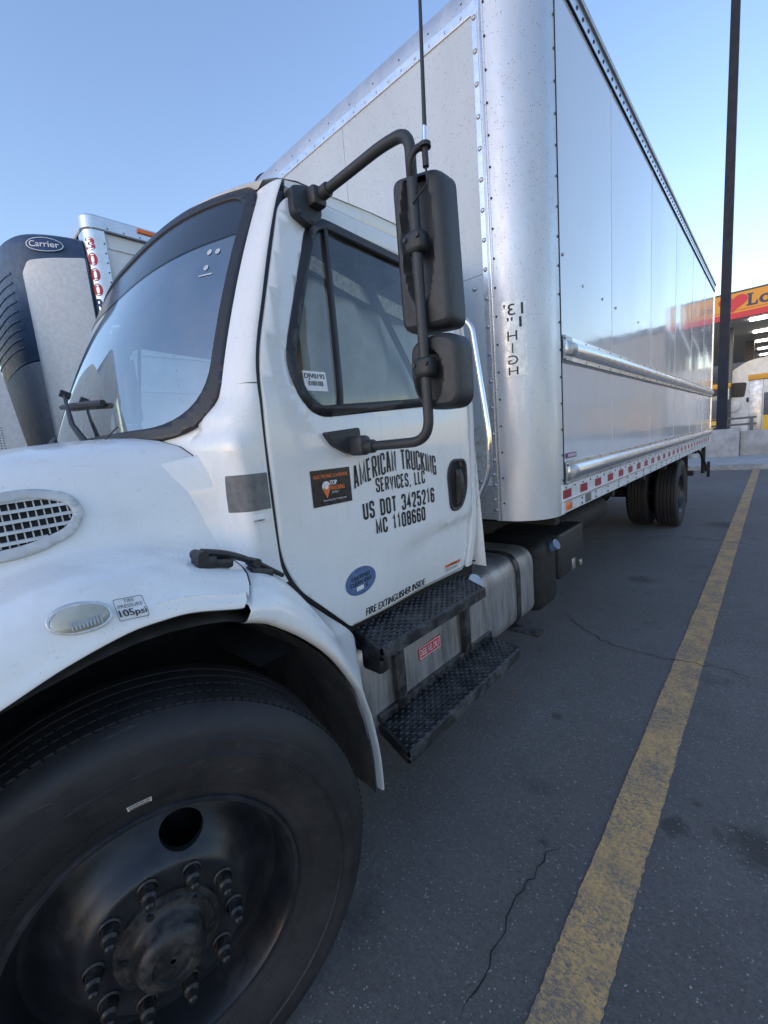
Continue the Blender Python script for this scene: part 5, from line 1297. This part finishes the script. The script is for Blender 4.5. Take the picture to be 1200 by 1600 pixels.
# ------------------------------------------------------------------ fuel station canopy
cn = thing('station_canopy', (-6, 32, 0), 'fuel station canopy with a yellow and red fascia and lit ceiling lamps', 'canopy')
CX0, CX1, CYF, CYB = -22, 1.75, 25.0, 46
def band(name, z0, z1, d, mat):
    g = Geo(); g.bb(CX0-d, CX1+d, CYF-d, CYF+.2, z0, z1); g.bb(CX1-.2, CX1+d, CYF+.2, CYB, z0, z1); g.bb(CX0-d, CX0+.2, CYF+.2, CYB, z0, z1); return g.mk(name, mat, cn, 0)
band('fascia_yellow', 6.05, 6.84, .0, 'sign_yellow'); band('fascia_red', 5.78, 6.02, .012, 'sign_red'); band('fascia_line', 6.02, 6.05, .01, 'sign_yellow'); band('fascia_cap', 6.84, 6.90, .02, 'canopy_dark')
band('fascia_pinstripe', 6.10, 6.125, .006, 'sign_red')
Geo().bb(CX0+.2, CX1-.2, CYF+.2, CYB, 5.85, 5.95).mk('soffit', 'soffit_paint', cn, 0)
first = None
for i in range(4):
    for j in range(5):
        x = -.75-i*3.4; y = 26.4+j*4.0
        if first is None: first = Geo().bb(x-.3, x+.3, y-.3, y+.3, 5.80, 5.85, .01).mk('ceiling_lamp', 'lamp_lit', cn, 0); b0 = (x, y)
        else: dup(first, Matrix.Translation((x-b0[0], y-b0[1], 0)), cn)
for (x, y) in ((-1.9, 28), (-1.3, 34), (.9, 34), (.9, 40), (-1.3, 40), (-8, 28), (-8, 36), (-14, 28)): Geo().bb(x-.2, x+.2, y-.2, y+.2, .15, 5.85, .02).mk('canopy_column', 'canopy_col', cn)
# heart and letters on the front fascia
fy = CYF-.006
fmap = lambda off: (lambda x, z: (x, fy-off, z))
H = []
for i in range(60):
    a = 2*math.pi*i/60; H.append((-1.58+.50*(16*math.sin(a)**3)/16, 6.44+.40*(13*math.cos(a)-5*math.cos(2*a)-2*math.cos(3*a)-math.cos(4*a))/16))
sheet(H, [], fmap(.004)).mk('heart_mark', 'sign_red', cn, 0)
def serif_letters():
    z0, z1 = 6.20, 6.70; h = z1-z0
    def poly(pts, x, w): return [(x+u*w, z0+v*h) for u, v in pts]
    Lp = [(0, 0), (1, 0), (1, .36), (.88, .36), (.80, .14), (.44, .14), (.44, .88), (.58, .88), (.58, 1), (0, 1), (0, .88), (.14, .88), (.14, .14), (0, .14)]
    sheet(poly(Lp, -1.12, .36), [], fmap(.004)).mk('lettering', 'sign_blue', cn, 0)
    oo = ov(-.52, z0+h*.36, .20, h*.36); oi = ov(-.52, z0+h*.36, .085, h*.21); sheet(oo, [oi], fmap(.004)).mk('lettering', 'sign_blue', cn, 0)
    Vp = [(0, .72), (.36, .72), (.36, .62), (.30, .62), (.5, .26), (.70, .62), (.62, .62), (.62, .72), (1, .72), (1, .62), (.92, .62), (.58, 0), (.42, 0), (.08, .62), (0, .62)]
    sheet(poly(Vp, -.30, .42), [], fmap(.004)).mk('lettering', 'sign_blue', cn, 0)
    lettering("e's", .16, .80, z0, z0+h*.74, fmap(.004), 'sign_blue', cn, .03)
serif_letters()
# store beyond the canopy, right of the frame, mirrored in the truck's side
stb = thing('store_building', (7, 32, 0), 'tan flat-roofed store beyond the right of the canopy', 'building')
Geo().bb(2.6, 14, 27, 40, .15, 6.2).mk('wall', 'store_wall', stb, 0)
Geo().bb(2.5, 14.1, 26.9, 40.1, 6.2, 6.5).mk('parapet', 'canopy_col', stb, 0)
for k in range(5): Geo().bb(3.2+k*2.1, 4.9+k*2.1, 26.95, 27.0, .5, 3.0).mk('window', 'side_glass', stb, 0)
bk = thing('backdrop_building', (-8, 52, 0), 'long dark backdrop building added behind the canopy to block the bright sky', 'building')  # added backdrop, keeps the view under the canopy dark
Geo().bb(-26, 2.2, 48, 58, .15, 6.6).mk('wall', 'canopy_col', bk, 0)
for k in range(9): Geo().bb(-24+k*2.8, -21.8+k*2.8, 47.94, 48.0, .5, 3.2).mk('window', 'side_glass', bk, 0)
# ------------------------------------------------------------------ things under the canopy
def fuel_pump(x, y, label, group=None):
    p = thing('fuel_dispenser', (x, y, .16), label, 'fuel pump', group)
    Geo().bb(x-.45, x-.02, y-.25, y+.25, .16, 3.0, .02).mk('steel_column', 'stainless', p)
    Geo().bb(x+.02, x+.9, y-.2, y+.2, .16, 1.55, .02).mk('pump_body', 'pump_yellow', p)
    Geo().bb(x+.02, x+.9, y-.22, y+.22, 1.55, 2.45, .02).mk('pump_panel', 'canopy_col', p)
    Geo().bb(x-.5, x+1.0, y-.3, y+.3, 3.0, 3.22, .02).mk('pump_top', 'sign_yellow', p)
    Geo().bb(x+.75, x+.95, y-.15, y+.15, 2.45, 3.0).mk('steel_post', 'stainless', p)
    return p
fuel_pump(-.42, 24.0, 'fuel dispenser with stainless column and yellow top behind the low wall')
fuel_pump(-2.7, 27.5, 'fuel dispenser half hidden behind the truck box and light pole')
wt = thing('parked_tractor', (-1, 29, 0), 'white truck tractor with a dark side window parked under the canopy', 'truck')
# side profile facing left (-X), extruded along Y
PRF = fillet([(-2.55, .75), (1.9, .75), (1.9, 4.35), (.2, 4.25), (-.55, 3.75), (-.85, 2.75), (-2.35, 2.35), (-2.6, 1.9)], [.08, .05, .2, .4, .3, .15, .25, .1], 5)
Geo().prism(PRF, lambda u, v, t: (u-1.3, t, v), 28.2, 30.5).mk('cab_body', 'trailer_white', wt, 30)
sheet(fillet([(-.62, 2.55), (.15, 2.5), (.22, 3.2), (-.35, 3.25)], .1, 4), [], lambda u, v: (u-1.35, 28.19, v)).mk('side_window', 'ink_black', wt, 0)
Geo().bb(-1.12, -1.0, 28.12, 28.2, 2.25, 2.45, .02).mk('door_handle', 'ink_black', wt)
Geo().bb(-1.80, -1.785, 28.185, 28.2, .9, 3.3).bb(-.95, -.935, 28.185, 28.2, .9, 3.3).mk('door_gap', 'steel_grey', wt, 0)
Geo().revolve([(.30, 0), (.28, .06), (.10, .10), (.01, .11)], (-1.62, 28.12, 2.1), (0, -1, 0), 20).mk('side_mirror', 'trailer_white', wt)
for x in (-3.1, -.2): Geo().cyl((x, 28.25, .66), (x, 28.6, .66), .5, n=28).mk('wheel', 'tyre_rubber', wt)
Geo().bb(.75, 12, 28.3, 30.5, 1.3, 4.2, .05).mk('trailer_body', 'trailer_white', wt)
gr = thing('guard_rail', (-.4, 22.2, .16), 'dark metal guard rail between the wall and the fuel dispensers', 'railing')
for z in (.95, 1.25, 1.5): Geo().bb(-3.2, -.55, 22.15, 22.22, z-.04, z+.04, .01).mk('rail', 'canopy_col', gr)
for x in (-3.1, -2.3, -1.5, -.7): Geo().bb(x-.05, x+.05, 22.13, 22.24, .16, 1.52, .01).mk('rail_post', 'canopy_col', gr)
# a few scraps on the asphalt
lf = Geo(); rnd = random.Random(12); cx_, cy_ = gpt(803, 1085)
for k in range(26):
    a = rnd.uniform(0, 6.28); px, py = cx_+rnd.gauss(0, .035), cy_+rnd.gauss(0, .025); r_ = rnd.uniform(.004, .010)
    lf.add([(px+r_*math.cos(a+q), py+r_*math.sin(a+q)*.6, .003+rnd.uniform(0, .006)) for q in (0, 1.6, 3.1, 4.7)], [(0, 1, 2, 3)])
plain('dry_leaf', (.28, .16, .09), .8)
tag(lf.mk('leaf_crumbs', 'dry_leaf', None, 0), 'brown leaf crumbs scattered on the asphalt by the lower step', 'leaf litter', None, 'stuff')

st_ = Geo(); rnd = random.Random(21)
for k in range(170):
    u, v = rnd.uniform(480, 1190), rnd.uniform(960, 1590)
    px, py = gpt(u, v); r_ = rnd.uniform(.0015, .0045)
    if px < -1.05: continue
    a = rnd.uniform(0, 6.28); ring = [(px+r_*rnd.uniform(.7, 1.2)*math.cos(a+q), py+r_*rnd.uniform(.7, 1.2)*math.sin(a+q), .0015) for q in (0, 1.3, 2.5, 3.8, 5.0)]
    st_.add(ring+[(px, py, r_*.9)], [(i, (i+1) % 5, 5) for i in range(5)])
plain('grit', (.30, .29, .27), .85, 0, .4, 300)
tag(st_.mk('grit', 'grit', None, 0), 'fine pale grit strewn over the asphalt beside the yellow line', 'grit', None, 'stuff')
